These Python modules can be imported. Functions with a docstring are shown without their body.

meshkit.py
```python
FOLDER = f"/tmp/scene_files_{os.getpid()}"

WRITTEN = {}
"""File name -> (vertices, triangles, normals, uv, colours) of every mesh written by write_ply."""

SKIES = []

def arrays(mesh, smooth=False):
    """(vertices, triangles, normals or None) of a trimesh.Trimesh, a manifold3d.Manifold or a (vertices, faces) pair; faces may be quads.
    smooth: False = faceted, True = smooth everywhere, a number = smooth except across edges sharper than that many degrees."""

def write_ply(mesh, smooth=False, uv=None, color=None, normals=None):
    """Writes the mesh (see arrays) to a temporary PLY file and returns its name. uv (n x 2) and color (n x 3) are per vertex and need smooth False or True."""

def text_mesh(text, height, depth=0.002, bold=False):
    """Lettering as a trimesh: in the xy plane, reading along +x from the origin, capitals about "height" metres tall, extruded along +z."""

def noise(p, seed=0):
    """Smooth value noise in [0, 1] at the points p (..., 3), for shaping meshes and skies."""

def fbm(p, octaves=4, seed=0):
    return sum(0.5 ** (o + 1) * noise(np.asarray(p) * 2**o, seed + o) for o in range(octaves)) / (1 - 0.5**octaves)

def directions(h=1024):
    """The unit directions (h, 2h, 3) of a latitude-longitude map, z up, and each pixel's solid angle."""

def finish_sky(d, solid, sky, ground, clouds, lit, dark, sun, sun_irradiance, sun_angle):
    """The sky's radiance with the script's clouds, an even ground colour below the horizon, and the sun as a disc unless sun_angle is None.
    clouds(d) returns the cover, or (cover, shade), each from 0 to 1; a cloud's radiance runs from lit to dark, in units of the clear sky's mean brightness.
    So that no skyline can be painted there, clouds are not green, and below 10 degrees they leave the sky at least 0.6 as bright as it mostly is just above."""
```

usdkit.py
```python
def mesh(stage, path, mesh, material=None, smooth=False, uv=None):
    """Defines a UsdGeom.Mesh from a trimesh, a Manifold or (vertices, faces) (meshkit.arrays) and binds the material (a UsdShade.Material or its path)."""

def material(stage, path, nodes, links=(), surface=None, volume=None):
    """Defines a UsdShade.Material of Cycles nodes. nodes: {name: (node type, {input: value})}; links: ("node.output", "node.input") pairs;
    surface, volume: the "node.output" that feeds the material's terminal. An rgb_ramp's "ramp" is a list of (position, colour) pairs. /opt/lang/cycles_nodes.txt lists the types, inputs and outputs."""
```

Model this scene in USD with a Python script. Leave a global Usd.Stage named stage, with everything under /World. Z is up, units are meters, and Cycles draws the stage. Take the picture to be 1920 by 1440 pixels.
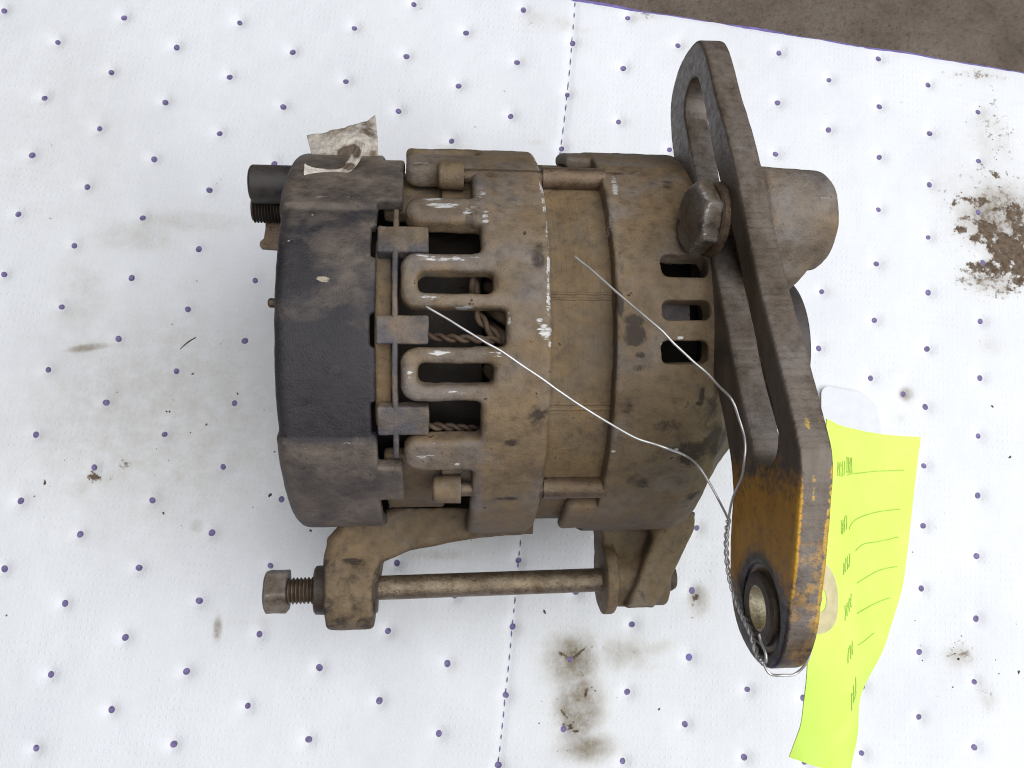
import math, numpy as np, trimesh, usdkit, meshkit, shapely
from scipy import ndimage
from scipy.interpolate import CubicSpline, RectBivariateSpline, PchipInterpolator
from shapely.geometry import Polygon, box
from shapely.ops import unary_union
import manifold3d as m3
from pxr import Usd, UsdGeom, UsdLux, UsdShade, Gf, Sdf, Vt

stage = Usd.Stage.CreateInMemory()
UsdGeom.SetStageUpAxis(stage, UsdGeom.Tokens.z)
UsdGeom.SetStageMetersPerUnit(stage, 1.0)
stage.SetDefaultPrim(UsdGeom.Xform.Define(stage, '/World').GetPrim())
UsdGeom.Scope.Define(stage, '/World/Looks')
rng = np.random.default_rng(7)

# ------------------------------------------------------------------ camera
FPX, CAM_Z = 1500.0, 0.38                       # focal length in photograph pixels, camera height
_n = np.array([-0.09745279, 0.16629348, 0.98124891])
UP = -_n
CX = np.array([1, 0, -_n[0] / _n[2]]); CX /= np.linalg.norm(CX)
CY = np.cross(UP, CX)
ROT = np.array([CX, CY, UP])
EYE = np.array([0, 0, CAM_Z])
cam = UsdGeom.Camera.Define(stage, '/World/camera')
cam.CreateHorizontalApertureAttr(36.0); cam.CreateVerticalApertureAttr(27.0)
cam.CreateFocalLengthAttr(FPX / 1920 * 36)
cam.CreateClippingRangeAttr(Gf.Vec2f(0.01, 50))
cam.CreateExposureAttr(-1.0)
cr, cu, cb = ROT[:, 0], -ROT[:, 1], -ROT[:, 2]
cam.AddTransformOp().Set(Gf.Matrix4d(*cr, 0, *cu, 0, *cb, 0, *EYE, 1))

# ------------------------------------------------------------------ light: daylight from a large opening above and to the right
def rect_light(name, pos, target, w, h, intensity, color):
    l = UsdLux.RectLight.Define(stage, '/World/' + name)
    l.CreateWidthAttr(w); l.CreateHeightAttr(h); l.CreateIntensityAttr(intensity); l.CreateColorAttr(Gf.Vec3f(*color))
    m = Gf.Matrix4d(); m.SetLookAt(Gf.Vec3d(*pos), Gf.Vec3d(*target), Gf.Vec3d(0, 1, 0.01))
    l.AddTransformOp().Set(m.GetInverse())
    return l
rect_light('roof_skylight', (0.46, -0.02, 1.55), (0.1, 0.05, 0), 2.3, 2.3, 6.2, (0.965, 0.98, 1.0))
rect_light('door_opening', (1.50, -0.30, 0.95), (0.1, 0.05, 0.05), 1.6, 1.3, 3.4, (0.94, 0.965, 1.0))

# ------------------------------------------------------------------ pixel of the photograph -> point of the world (mm)
def ray(px, py):
    return ROT @ np.array([(px - 960) / FPX, (py - 720) / FPX, 1.0])
def at(px, py, z):                               # on the level z (mm)
    d = ray(px, py); return 1000 * (EYE + d * ((z / 1000 - CAM_Z) / d[2]))
def atx(px, py, x):                              # on the upright plane x (mm)
    d = ray(px, py); return 1000 * (EYE + d * (x / 1000 / d[0]))
def project(P):
    q = (np.asarray(P) / 1000 - EYE) @ ROT; return np.stack([960 + FPX * q[..., 0] / q[..., 2], 720 + FPX * q[..., 1] / q[..., 2]], -1)
AY, AZ = 67.5, 75.0                              # the shaft: along x at this y and z
def cyl(px, py, R):                              # (x, angle from the top towards -y) on a cylinder about the shaft
    d = ray(px, py); o = 1000 * EYE - np.array([0, AY, AZ])
    a = d[1]**2 + d[2]**2; b = 2 * (o[1] * d[1] + o[2] * d[2]); c = o[1]**2 + o[2]**2 - R * R
    t = (-b - math.sqrt(max(0, b * b - 4 * a * c))) / 2 / a
    p = 1000 * EYE + t * d
    return p[0], math.degrees(math.atan2(-(p[1] - AY), p[2] - AZ))
def pol(x, th, r):
    t = np.radians(th); return np.array([x, AY - r * np.sin(t), AZ + r * np.cos(t)])

# ------------------------------------------------------------------ prims
BASE = {}
used = {}
def numbered(path):
    if path not in used: used[path] = 0; return path
    used[path] += 1; return f'{path}_{used[path]:03d}'
def custom(p, label=None, category=None, group=None, kind=None):
    for k, v in (('label', label), ('category', category), ('group', group), ('kind', kind)):
        if v: p.SetCustomDataByKey(k, v)
    return p
def thing(name, base, label, category, group=None):
    path = numbered('/World/' + name)
    x = UsdGeom.Xform.Define(stage, path); x.AddTranslateOp().Set(Gf.Vec3d(*(np.array(base) / 1000)))
    BASE[path] = np.array(base, float)
    return custom(x.GetPrim(), label, category, group).GetPath().pathString
def obj(name, mesh, material, parent=None, label=None, smooth=False, color=None, **kw):
    """one Mesh prim from a mesh in world millimetres; color: per-vertex wear masks"""
    path = numbered((parent or '/World') + '/' + name)
    root = '/'.join(path.split('/')[:3])
    base = BASE.get(root, np.zeros(3))
    if hasattr(mesh, 'to_mesh'):
        mm = mesh.to_mesh(); mesh = (mm.vert_properties[:, :3], mm.tri_verts)
    if isinstance(mesh, trimesh.Trimesh): mesh = (mesh.vertices, mesh.faces)
    v, f = (np.asarray(mesh[0], float) - base) / 1000, np.asarray(mesh[1])
    if f.shape[1] == 4: f = np.vstack([f[:, [0, 1, 2]], f[:, [0, 2, 3]]])
    p = usdkit.mesh(stage, path, (v, f), MAT[material], smooth=smooth)
    if color is not None:
        pv = UsdGeom.PrimvarsAPI(p).CreatePrimvar('wear', Sdf.ValueTypeNames.Color3fArray, 'vertex')
        pv.Set(Vt.Vec3fArray.FromNumpy(np.clip(color, 0, 1).astype(np.float32)))
    custom(p.GetPrim(), label, **kw)
    return path

# ------------------------------------------------------------------ materials
MAT = {}
def material(name, nodes, links, surface='p.BSDF'):
    MAT[name] = usdkit.material(stage, '/World/Looks/' + name, nodes, links, surface=surface)

def metal_dirt(name, base, dirt, dark, chip=(.62, .61, .60), dirt_lo=.35, dirt_hi=.6, rough=.62, metallic=0.0, scale=1.0, chipness=1.0, bump=.0004, streak=None, streak_rot=(0, 0, 0), edge=0.55, wear=True):
    """a surface under dust, grease and scuffs; wear.r = bare scuffs, wear.g = grease, wear.b = bare base colour showing"""
    n = {'g': ('geometry', {}),
         'n1': ('noise_texture', {'scale': 55 * scale, 'detail': 6, 'roughness': .62, 'distortion': .4}),
         'n2': ('noise_texture', {'scale': 260 * scale, 'detail': 5, 'roughness': .7}),
         'n3': ('noise_texture', {'scale': 1500, 'detail': 4, 'roughness': .7}),
         'n4': ('noise_texture', {'scale': 24 * scale, 'detail': 5, 'roughness': .6}),
         'r1': ('map_range', {'from_min': dirt_lo, 'from_max': dirt_hi, 'clamp': True}),
         'm1': ('mix_color', {'blend_type': 'mix', 'a': base, 'b': dirt}),
         'r2': ('rgb_ramp', {'ramp': [(0.28, (.42, .40, .39)), (.42, (.82, .81, .80)), (.5, (1, 1, 1)), (.58, (1.14, 1.13, 1.11)), (.72, (1.5, 1.45, 1.38))]}),
         'm2': ('mix_color', {'blend_type': 'multiply', 'fac': .75}),
         'r3': ('rgb_ramp', {'ramp': [(0.32, (.55, .53, .52)), (.5, (1, 1, 1)), (.66, (1.32, 1.28, 1.2))]}),
         'm3': ('mix_color', {'blend_type': 'multiply', 'fac': .7}),
         # grease specks
         'r4': ('map_range', {'from_min': .64, 'from_max': .70, 'clamp': True}),
         'm4': ('mix_color', {'blend_type': 'mix', 'b': dark}),
         'pw': ('map_range', {'from_min': .515, 'from_max': .58, 'to_max': edge, 'clamp': True}), 'pm': ('mix_color', {'blend_type': 'mix', 'b': tuple(min(.6, 2.3 * c + .05) for c in base)}),
         'bn': ('math', {'math_type': 'add'}),
         'bmp': ('bump', {'strength': .8, 'distance': bump}),
         'rr': ('map_range', {'from_min': .3, 'from_max': .7, 'to_min': rough - .14, 'to_max': rough + .18}),
         'p': ('principled_bsdf', {'metallic': metallic, 'specular_ior_level': .35})}
    l = [('g.position', f'{k}.vector') for k in ('n1', 'n2', 'n3', 'n4')]
    l += [('n1.fac', 'r1.value'), ('r1.result', 'm1.fac'), ('m1.result', 'm2.a'), ('n2.fac', 'r2.fac'), ('r2.color', 'm2.b'),
          ('g.pointiness', 'pw.value'), ('pw.result', 'pm.fac'), ('m2.result', 'pm.a'), ('pm.result', 'm3.a'), ('n4.fac', 'r3.fac'), ('r3.color', 'm3.b'), ('m3.result', 'm4.a'),
          ('n2.fac', 'bn.value1'), ('n3.fac', 'bn.value2'), ('bn.value', 'bmp.height'), ('bmp.normal', 'p.normal'), ('n2.fac', 'rr.value'), ('rr.result', 'p.roughness')]
    if streak:
        n['smp'] = ('mapping', {'scale': streak, 'rotation': streak_rot}); l = [('smp.vector', b) if b in ('n1.vector', 'n2.vector') else (a, b) for a, b in l] + [('g.position', 'smp.vector')]
    if wear:
        n.update({'w': ('attribute', {'attribute': 'wear'}), 'ws': ('separate_color', {'color_type': 'rgb'}),
                  # grease: mask + noise
                  'gz': ('math', {'math_type': 'multiply_add', 'value2': 1.0, 'value3': 0.0}),
                  'ga': ('math', {'math_type': 'add'}),
                  'ng': ('noise_texture', {'scale': 95, 'detail': 9, 'roughness': .68, 'distortion': .5}),
                  'gr': ('map_range', {'from_min': .77, 'from_max': .90, 'clamp': True, 'to_max': .88}),
                  'gm': ('math', {'math_type': 'maximum'}),
                  # base showing through
                  'ba': ('math', {'math_type': 'subtract'}),
                  # chips
                  'ca': ('math', {'math_type': 'multiply_add', 'value2': 1.33}),
                  'mp': ('mapping', {'scale': (.6, 2.2, 1.4), 'rotation': (0, 0, .25)}),
                  'nc': ('noise_texture', {'scale': 420, 'detail': 4, 'roughness': .65}),
                  'cr': ('map_range', {'from_min': .98, 'from_max': 1.1, 'clamp': True, 'to_max': chipness}),
                  'm5': ('mix_color', {'blend_type': 'mix', 'b': chip}),
                  'met': ('math', {'math_type': 'multiply', 'value2': .55})})
        l += [('w.color', 'ws.color'), ('g.position', 'ng.vector'), ('ws.g', 'ga.value1'), ('ng.fac', 'ga.value2'), ('ga.value', 'gr.value'),
              ('n2.fac', 'r4.value'), ('r4.result', 'gm.value1'), ('gr.result', 'gm.value2'), ('gm.value', 'm4.fac'),
              ('g.position', 'mp.vector'), ('mp.vector', 'nc.vector'), ('ws.r', 'ca.value1'), ('nc.fac', 'ca.value3'), ('ca.value', 'cr.value'),
              ('m4.result', 'm5.a'), ('cr.result', 'm5.fac'), ('m5.result', 'p.base_color'), ('cr.result', 'met.value1'), ('met.value', 'p.metallic')]
        # wear.b lowers the dirt
        n['bs'] = ('math', {'math_type': 'subtract', 'use_clamp': True})
        l = [x for x in l if x != ('r1.result', 'm1.fac')] + [('r1.result', 'bs.value1'), ('ws.b', 'bs.value2'), ('bs.value', 'm1.fac')]
    else:
        l += [('n2.fac', 'r4.value'), ('r4.result', 'm4.fac'), ('m4.result', 'p.base_color')]
    material(name, n, l)

metal_dirt('dusty_cast_aluminium', (.162, .142, .130), (.165, .116, .068), (.030, .021, .015), dirt_lo=.22, dirt_hi=.52)
metal_dirt('dark_plastic', (.040, .036, .040), (.20, .165, .14), (.022, .018, .018), dirt_lo=.56, dirt_hi=.86, rough=.55, chip=(.42, .36, .28))
metal_dirt('dusty_plastic', (.080, .074, .082), (.175, .130, .088), (.03, .025, .025), dirt_lo=.42, dirt_hi=.62, rough=.6, wear=False)
metal_dirt('stator_iron', (.135, .105, .075), (.158, .108, .058), (.03, .022, .016), rough=.7, wear=False, dirt_lo=.3, dirt_hi=.55)
metal_dirt('dusty_metal', (.162, .142, .130), (.165, .116, .068), (.030, .021, .015), dirt_lo=.22, dirt_hi=.52, wear=False)
metal_dirt('worn_head_steel', (.17, .145, .125), (.105, .075, .050), (.02, .016, .013), chip=(.42, .40, .38), rough=.38, metallic=.5, dirt_lo=.3, dirt_hi=.6, scale=1.6)
metal_dirt('worn_bright_steel', (.62, .56, .44), (.36, .28, .17), (.05, .04, .03), rough=.38, wear=False, metallic=.8, dirt_lo=.5, dirt_hi=.7, scale=2)
metal_dirt('oily_steel', (.16, .12, .088), (.15, .105, .068), (.02, .016, .013), rough=.42, wear=False, metallic=.6)
metal_dirt('dark_steel', (.075, .062, .055), (.085, .062, .042), (.014, .012, .010), rough=.40, wear=False, metallic=.5)
metal_dirt('black_rubber', (.035, .033, .034), (.06, .05, .045), (.02, .018, .018), rough=.5, wear=False, bump=.0001)
metal_dirt('brown_enamel', (.045, .026, .018), (.10, .07, .045), (.015, .01, .008), rough=.6, wear=False)
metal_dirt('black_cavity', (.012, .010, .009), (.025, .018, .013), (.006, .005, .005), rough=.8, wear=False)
metal_dirt('fan_steel', (.20, .185, .19), (.16, .13, .11), (.05, .04, .035), rough=.6, wear=False)
metal_dirt('bright_bolt_steel', (.33, .27, .20), (.15, .105, .068), (.03, .022, .016), rough=.40, wear=False, metallic=.75, dirt_lo=.32, dirt_hi=.70, scale=2.2)
metal_dirt('foil', (.46, .42, .37), (.20, .14, .085), (.07, .042, .022), rough=.45, metallic=.25, dirt_lo=.47, dirt_hi=.72, scale=1.6)
# steel bracket: dirty metal with orange paint left at its lower end (wear.g paint, wear.b yellow edge, wear.r grease)
material('bracket_steel', {
    'g': ('geometry', {}), 'w': ('attribute', {'attribute': 'wear'}), 'ws': ('separate_color', {'color_type': 'rgb'}),
    'n1': ('noise_texture', {'scale': 70, 'detail': 6, 'roughness': .6}), 'n2': ('noise_texture', {'scale': 380, 'detail': 5, 'roughness': .7}), 'n3': ('noise_texture', {'scale': 1600, 'detail': 3}),
    'mp': ('mapping', {'scale': (1, .25, 1)}),
    'c1': ('rgb_ramp', {'ramp': [(.25, (.050, .036, .025)), (.42, (.100, .076, .056)), (.55, (.140, .114, .094)), (.75, (.185, .165, .158))]}),
    'pa': ('math', {'math_type': 'add'}), 'pr': ('map_range', {'from_min': .66, 'from_max': 1.08, 'clamp': True}),
    'oc': ('rgb_ramp', {'ramp': [(.3, (.34, .155, .020)), (.5, (.54, .265, .024)), (.7, (.66, .35, .03))]}),
    'm1': ('mix_color', {'blend_type': 'mix'}),
    'ya': ('math', {'math_type': 'add'}), 'yr': ('map_range', {'from_min': .95, 'from_max': 1.06, 'clamp': True}), 'm2': ('mix_color', {'blend_type': 'mix', 'b': (.42, .255, .035)}),
    'ga': ('math', {'math_type': 'add'}), 'gr': ('map_range', {'from_min': .8, 'from_max': 1.0, 'clamp': True}), 'm3': ('mix_color', {'blend_type': 'mix', 'b': (.040, .032, .030)}),
    'r2': ('rgb_ramp', {'ramp': [(.32, (.62, .6, .58)), (.5, (1, 1, 1)), (.7, (1.2, 1.18, 1.14))]}), 'm4': ('mix_color', {'blend_type': 'multiply', 'fac': .7}),
    'bn': ('math', {'math_type': 'add'}), 'bmp': ('bump', {'strength': .5, 'distance': .00014}),
    'rr': ('map_range', {'from_min': .3, 'from_max': .7, 'to_min': .34, 'to_max': .60}),
    'p': ('principled_bsdf', {'specular_ior_level': .5, 'metallic': .22})},
    [('g.position', 'mp.vector'), ('mp.vector', 'n1.vector'), ('g.position', 'n2.vector'), ('g.position', 'n3.vector'), ('w.color', 'ws.color'), ('n1.fac', 'c1.fac'),
     ('ws.g', 'pa.value1'), ('n2.fac', 'pa.value2'), ('pa.value', 'pr.value'), ('n1.fac', 'oc.fac'), ('c1.color', 'm1.a'), ('oc.color', 'm1.b'), ('pr.result', 'm1.fac'),
     ('ws.b', 'ya.value1'), ('n2.fac', 'ya.value2'), ('ya.value', 'yr.value'), ('m1.result', 'm2.a'), ('yr.result', 'm2.fac'),
     ('ws.r', 'ga.value1'), ('n2.fac', 'ga.value2'), ('ga.value', 'gr.value'), ('m2.result', 'm3.a'), ('gr.result', 'm3.fac'),
     ('n2.fac', 'r2.fac'), ('m3.result', 'm4.a'), ('r2.color', 'm4.b'), ('m4.result', 'p.base_color'), ('n2.fac', 'bn.value1'), ('n3.fac', 'bn.value2'), ('bn.value', 'bmp.height'), ('bmp.normal', 'p.normal'),
     ('n2.fac', 'rr.value'), ('rr.result', 'p.roughness')])
# white absorbent mat: wear.r = caked mud, wear.g = soft tan stain, wear.b = speckled grey dirt
material('white_absorbent_fabric', {
    'g': ('geometry', {}), 'w': ('attribute', {'attribute': 'wear'}), 'ws': ('separate_color', {'color_type': 'rgb'}),
    'n1': ('noise_texture', {'scale': 330, 'detail': 5, 'roughness': .65}), 'n2': ('noise_texture', {'scale': 900, 'detail': 4, 'roughness': .7}), 'n0': ('noise_texture', {'scale': 14, 'detail': 4, 'roughness': .55}),
    'n5': ('noise_texture', {'scale': 2600, 'detail': 2}), 'n7': ('noise_texture', {'scale': 120, 'detail': 8, 'roughness': .72}),
    'c0': ('rgb_ramp', {'ramp': [(.3, (.66, .666, .692)), (.6, (.72, .727, .752))]}),
    'm1': ('mix_color', {'blend_type': 'mix'}), 'tcr': ('rgb_ramp', {'ramp': [(.35, (.52, .48, .39)), (.9, (.27, .235, .185))]}),
    'ta': ('math', {'math_type': 'multiply_add', 'value2': 1.9, 'value3': -.95}), 'tb': ('math', {'math_type': 'multiply_add', 'value2': .9}), 'tc': ('math', {'math_type': 'multiply', 'use_clamp': True}),
    'sa': ('math', {'math_type': 'multiply_add', 'value2': .9}), 'sr': ('map_range', {'from_min': .80, 'from_max': .92, 'clamp': True, 'to_max': .85}), 'm2': ('mix_color', {'blend_type': 'mix', 'b': (.19, .155, .12)}),
    'mk': ('math', {'math_type': 'multiply_add', 'value2': 2.2, 'value3': -.6}), 'ma': ('math', {'math_type': 'multiply_add', 'value2': 1.0}), 'mr': ('map_range', {'from_min': .90, 'from_max': 1.02, 'clamp': True}), 'm3': ('mix_color', {'blend_type': 'mix'}),
    'mc': ('rgb_ramp', {'ramp': [(.35, (.075, .05, .03)), (.6, (.15, .112, .082))]}),
    # woven ticks
    'mp': ('mapping', {'rotation': (0, 0, .10), 'scale': (1, 1, 1)}),
    'wx': ('wave_texture', {'wave_type': 'bands', 'bands_direction': 'x', 'profile': 'sine', 'scale': 120}),
    'wy': ('wave_texture', {'wave_type': 'bands', 'bands_direction': 'y', 'profile': 'sine', 'scale': 82}),
    'wm': ('math', {'math_type': 'multiply'}), 'wr': ('map_range', {'from_min': .62, 'from_max': .95, 'clamp': True, 'to_max': .8}), 'wt': ('math', {'math_type': 'multiply'}), 'wn': ('map_range', {'from_min': .36, 'from_max': .62, 'to_min': .05, 'to_max': .55, 'clamp': True}), 'n6': ('noise_texture', {'scale': 22, 'detail': 5, 'roughness': .7}),
    'h1': ('math', {'math_type': 'multiply_add', 'value2': .45}), 'h2': ('math', {'math_type': 'multiply_add', 'value2': .35}),
    'bmp': ('bump', {'strength': .75, 'distance': .00035}),
    'p': ('principled_bsdf', {'roughness': .85, 'specular_ior_level': .15})},
    [('g.position', f'{k}.vector') for k in ('n0', 'n1', 'n2', 'n5', 'mp')] + [('w.color', 'ws.color'), ('n0.fac', 'c0.fac'),
     ('n7.fac', 'ta.value1'), ('g.position', 'n7.vector'), ('ws.g', 'tb.value1'), ('ta.value', 'tb.value3'), ('tb.value', 'tc.value1'), ('ws.g', 'tc.value2'), ('c0.color', 'm1.a'), ('tc.value', 'm1.fac'), ('ws.g', 'tcr.fac'), ('tcr.color', 'm1.b'),
     ('ws.b', 'sa.value1'), ('n1.fac', 'sa.value3'), ('sa.value', 'sr.value'), ('m1.result', 'm2.a'), ('sr.result', 'm2.fac'),
     ('ws.r', 'ma.value1'), ('n7.fac', 'mk.value1'), ('mk.value', 'ma.value3'), ('ma.value', 'mr.value'), ('n1.fac', 'mc.fac'), ('m2.result', 'm3.a'), ('mc.color', 'm3.b'), ('mr.result', 'm3.fac'), ('m3.result', 'p.base_color'),
     ('mp.vector', 'wx.vector'), ('mp.vector', 'wy.vector'), ('wx.fac', 'wm.value1'), ('wy.fac', 'wm.value2'), ('wm.value', 'wr.value'),
     ('n5.fac', 'h1.value1'), ('wr.result', 'wt.value1'), ('g.position', 'n6.vector'), ('n6.fac', 'wn.value'), ('wn.result', 'wt.value2'), ('wt.value', 'h1.value3'), ('n2.fac', 'h2.value1'), ('h1.value', 'h2.value3'), ('h2.value', 'bmp.height'), ('bmp.normal', 'p.normal')])
material('violet_bond', {'g': ('geometry', {}), 'n': ('noise_texture', {'scale': 700, 'detail': 3}), 'c': ('rgb_ramp', {'ramp': [(.3, (.085, .062, .14)), (.7, (.19, .15, .33))]}), 'p': ('principled_bsdf', {'roughness': .6})},
         [('g.position', 'n.vector'), ('n.fac', 'c.fac'), ('c.color', 'p.base_color')])
material('violet_underlayer', {'g': ('geometry', {}), 'n': ('noise_texture', {'scale': 200, 'detail': 3}), 'c': ('rgb_ramp', {'ramp': [(.3, (.12, .09, .26)), (.7, (.20, .16, .42))]}), 'p': ('principled_bsdf', {'roughness': .8})},
         [('g.position', 'n.vector'), ('n.fac', 'c.fac'), ('c.color', 'p.base_color')])
material('muddy_floor', {'g': ('geometry', {}), 'n1': ('noise_texture', {'scale': 26, 'detail': 7, 'roughness': .65}), 'n2': ('noise_texture', {'scale': 300, 'detail': 6, 'roughness': .7}),
          'c': ('rgb_ramp', {'ramp': [(.3, (.075, .055, .040)), (.5, (.125, .097, .075)), (.7, (.16, .130, .105))]}), 'c2': ('rgb_ramp', {'ramp': [(.30, (.45, .42, .4)), (.45, (1, 1, 1)), (.72, (1.3, 1.22, 1.1))]}),
          'm': ('mix_color', {'blend_type': 'multiply', 'fac': .9}), 'b': ('bump', {'strength': 1.0, 'distance': .0022}), 'p': ('principled_bsdf', {'roughness': .7})},
         [('g.position', 'n1.vector'), ('g.position', 'n2.vector'), ('n1.fac', 'c.fac'), ('n2.fac', 'c2.fac'), ('c.color', 'm.a'), ('c2.color', 'm.b'), ('m.result', 'p.base_color'), ('n2.fac', 'b.height'), ('b.normal', 'p.normal')])
def plain(name, col, rough=.6, metallic=0., vary=.12, scale=220, **kw):
    lo, hi = tuple(c * (1 - vary) for c in col), tuple(min(1, c * (1 + vary)) for c in col)
    material(name, {'g': ('geometry', {}), 'n': ('noise_texture', {'scale': scale, 'detail': 4, 'roughness': .6}), 'c': ('rgb_ramp', {'ramp': [(.35, lo), (.65, hi)]}),
                    'b': ('bump', {'strength': .3, 'distance': .0001}), 'p': ('principled_bsdf', {'roughness': rough, 'metallic': metallic, **kw})},
             [('g.position', 'n.vector'), ('n.fac', 'c.fac'), ('c.color', 'p.base_color'), ('n.fac', 'b.height'), ('b.normal', 'p.normal')])
plain('tie_wire_steel', (.60, .585, .57), rough=.36, metallic=.6)
plain('tag_ink', (.36, .52, .07), rough=.6)
plain('tan_ring_card', (.50, .44, .25), rough=.7)
plain('white_card', (.66, .665, .70), rough=.6, vary=.03)
plain('dirt_crumb', (.10, .07, .05), rough=.8, vary=.4)
material('fluorescent_paper', {'g': ('geometry', {}), 'n': ('noise_texture', {'scale': 90, 'detail': 4}), 'c': ('rgb_ramp', {'ramp': [(.3, (.70, .93, .17)), (.7, (.75, .96, .21))]}),
          'd': ('diffuse_bsdf', {}), 't': ('translucent_bsdf', {}), 'p': ('mix_closure', {'fac': .22})},
         [('g.position', 'n.vector'), ('n.fac', 'c.fac'), ('c.color', 'd.color'), ('c.color', 't.color'), ('d.BSDF', 'p.closure1'), ('t.BSDF', 'p.closure2')], surface='p.closure')

# ------------------------------------------------------------------ modelling helpers (millimetres)
def nets(vol, origin, h):
    """naive surface nets: vertices and outward quads of the zero set of a signed distance grid (negative inside)"""
    s = vol < 0
    nx, ny, nz = vol.shape
    acc = np.zeros((nx - 1, ny - 1, nz - 1, 3), np.float32); cnt = np.zeros((nx - 1, ny - 1, nz - 1), np.int16)
    quads_src = []
    for ax in range(3):
        sl0 = [slice(None)] * 3; sl1 = [slice(None)] * 3; sl0[ax] = slice(0, -1); sl1[ax] = slice(1, None)
        a, b = vol[tuple(sl0)], vol[tuple(sl1)]
        idx = np.argwhere(s[tuple(sl0)] != s[tuple(sl1)])
        va, vb = a[tuple(idx.T)], b[tuple(idx.T)]
        pos = idx.astype(np.float32); pos[:, ax] += va / (va - vb)
        o1, o2 = [k for k in range(3) if k != ax]
        for d1 in (0, -1):
            for d2 in (0, -1):
                c = idx.copy(); c[:, o1] += d1; c[:, o2] += d2
                ok = (c[:, o1] >= 0) & (c[:, o2] >= 0) & (c[:, o1] < acc.shape[o1]) & (c[:, o2] < acc.shape[o2])
                t = tuple(c[ok].T)
                np.add.at(acc, t, pos[ok]); np.add.at(cnt, t, 1)
        inn = (idx[:, o1] > 0) & (idx[:, o2] > 0) & (idx[:, o1] < acc.shape[o1]) & (idx[:, o2] < acc.shape[o2])
        quads_src.append((ax, idx[inn], va[inn] < 0))
    m = cnt > 0
    vid = np.full(cnt.shape, -1, np.int64); vid[m] = np.arange(m.sum())
    v = acc[m] / cnt[m][:, None] * h + np.asarray(origin)
    faces = []
    for ax, idx, flip in quads_src:
        o1, o2 = (ax + 1) % 3, (ax + 2) % 3
        q = []
        for d1, d2 in ((0, 0), (-1, 0), (-1, -1), (0, -1)):
            c = idx.copy(); c[:, o1] += d1; c[:, o2] += d2; q.append(vid[tuple(c.T)])
        q = np.stack(q, 1)
        q[~flip] = q[~flip][:, ::-1]
        faces.append(q)
    return v.astype(float), np.vstack(faces)
def grid(lo, hi, h):
    ax = [np.arange(a, b + h, h, dtype=np.float32) for a, b in zip(lo, hi)]
    return np.meshgrid(*ax, indexing='ij')
def sd2(poly, lo, hi, h=.25):
    """sampler of the signed distance (negative inside) to a shapely area"""
    u = np.arange(lo[0], hi[0] + h, h); w = np.arange(lo[1], hi[1] + h, h)
    U, W = np.meshgrid(u, w, indexing='ij'); shapely.prepare(poly)
    m = shapely.contains_xy(poly, U, W)
    d = (ndimage.distance_transform_edt(~m) - ndimage.distance_transform_edt(m)) * h
    d = ndimage.gaussian_filter(d, .7).astype(np.float32)
    def f(a, b):
        return ndimage.map_coordinates(d, [(a - lo[0]) / h, (b - lo[1]) / h], order=1, mode='nearest')
    return f
def rmax(a, b, r):                               # rounded intersection
    return np.minimum(np.maximum(a + r, b + r), 0) + np.hypot(np.maximum(a + r, 0), np.maximum(b + r, 0)) - r
def smin(a, b, k):
    hh = np.clip(.5 + .5 * (b - a) / k, 0, 1); return b + (a - b) * hh - k * hh * (1 - hh)
def smax(a, b, k): return -smin(-a, -b, k)
_wn = ndimage.gaussian_filter(rng.standard_normal((96, 96, 96)), 2.0, mode='wrap'); _wn = (_wn / _wn.std()).astype(np.float32)
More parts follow.
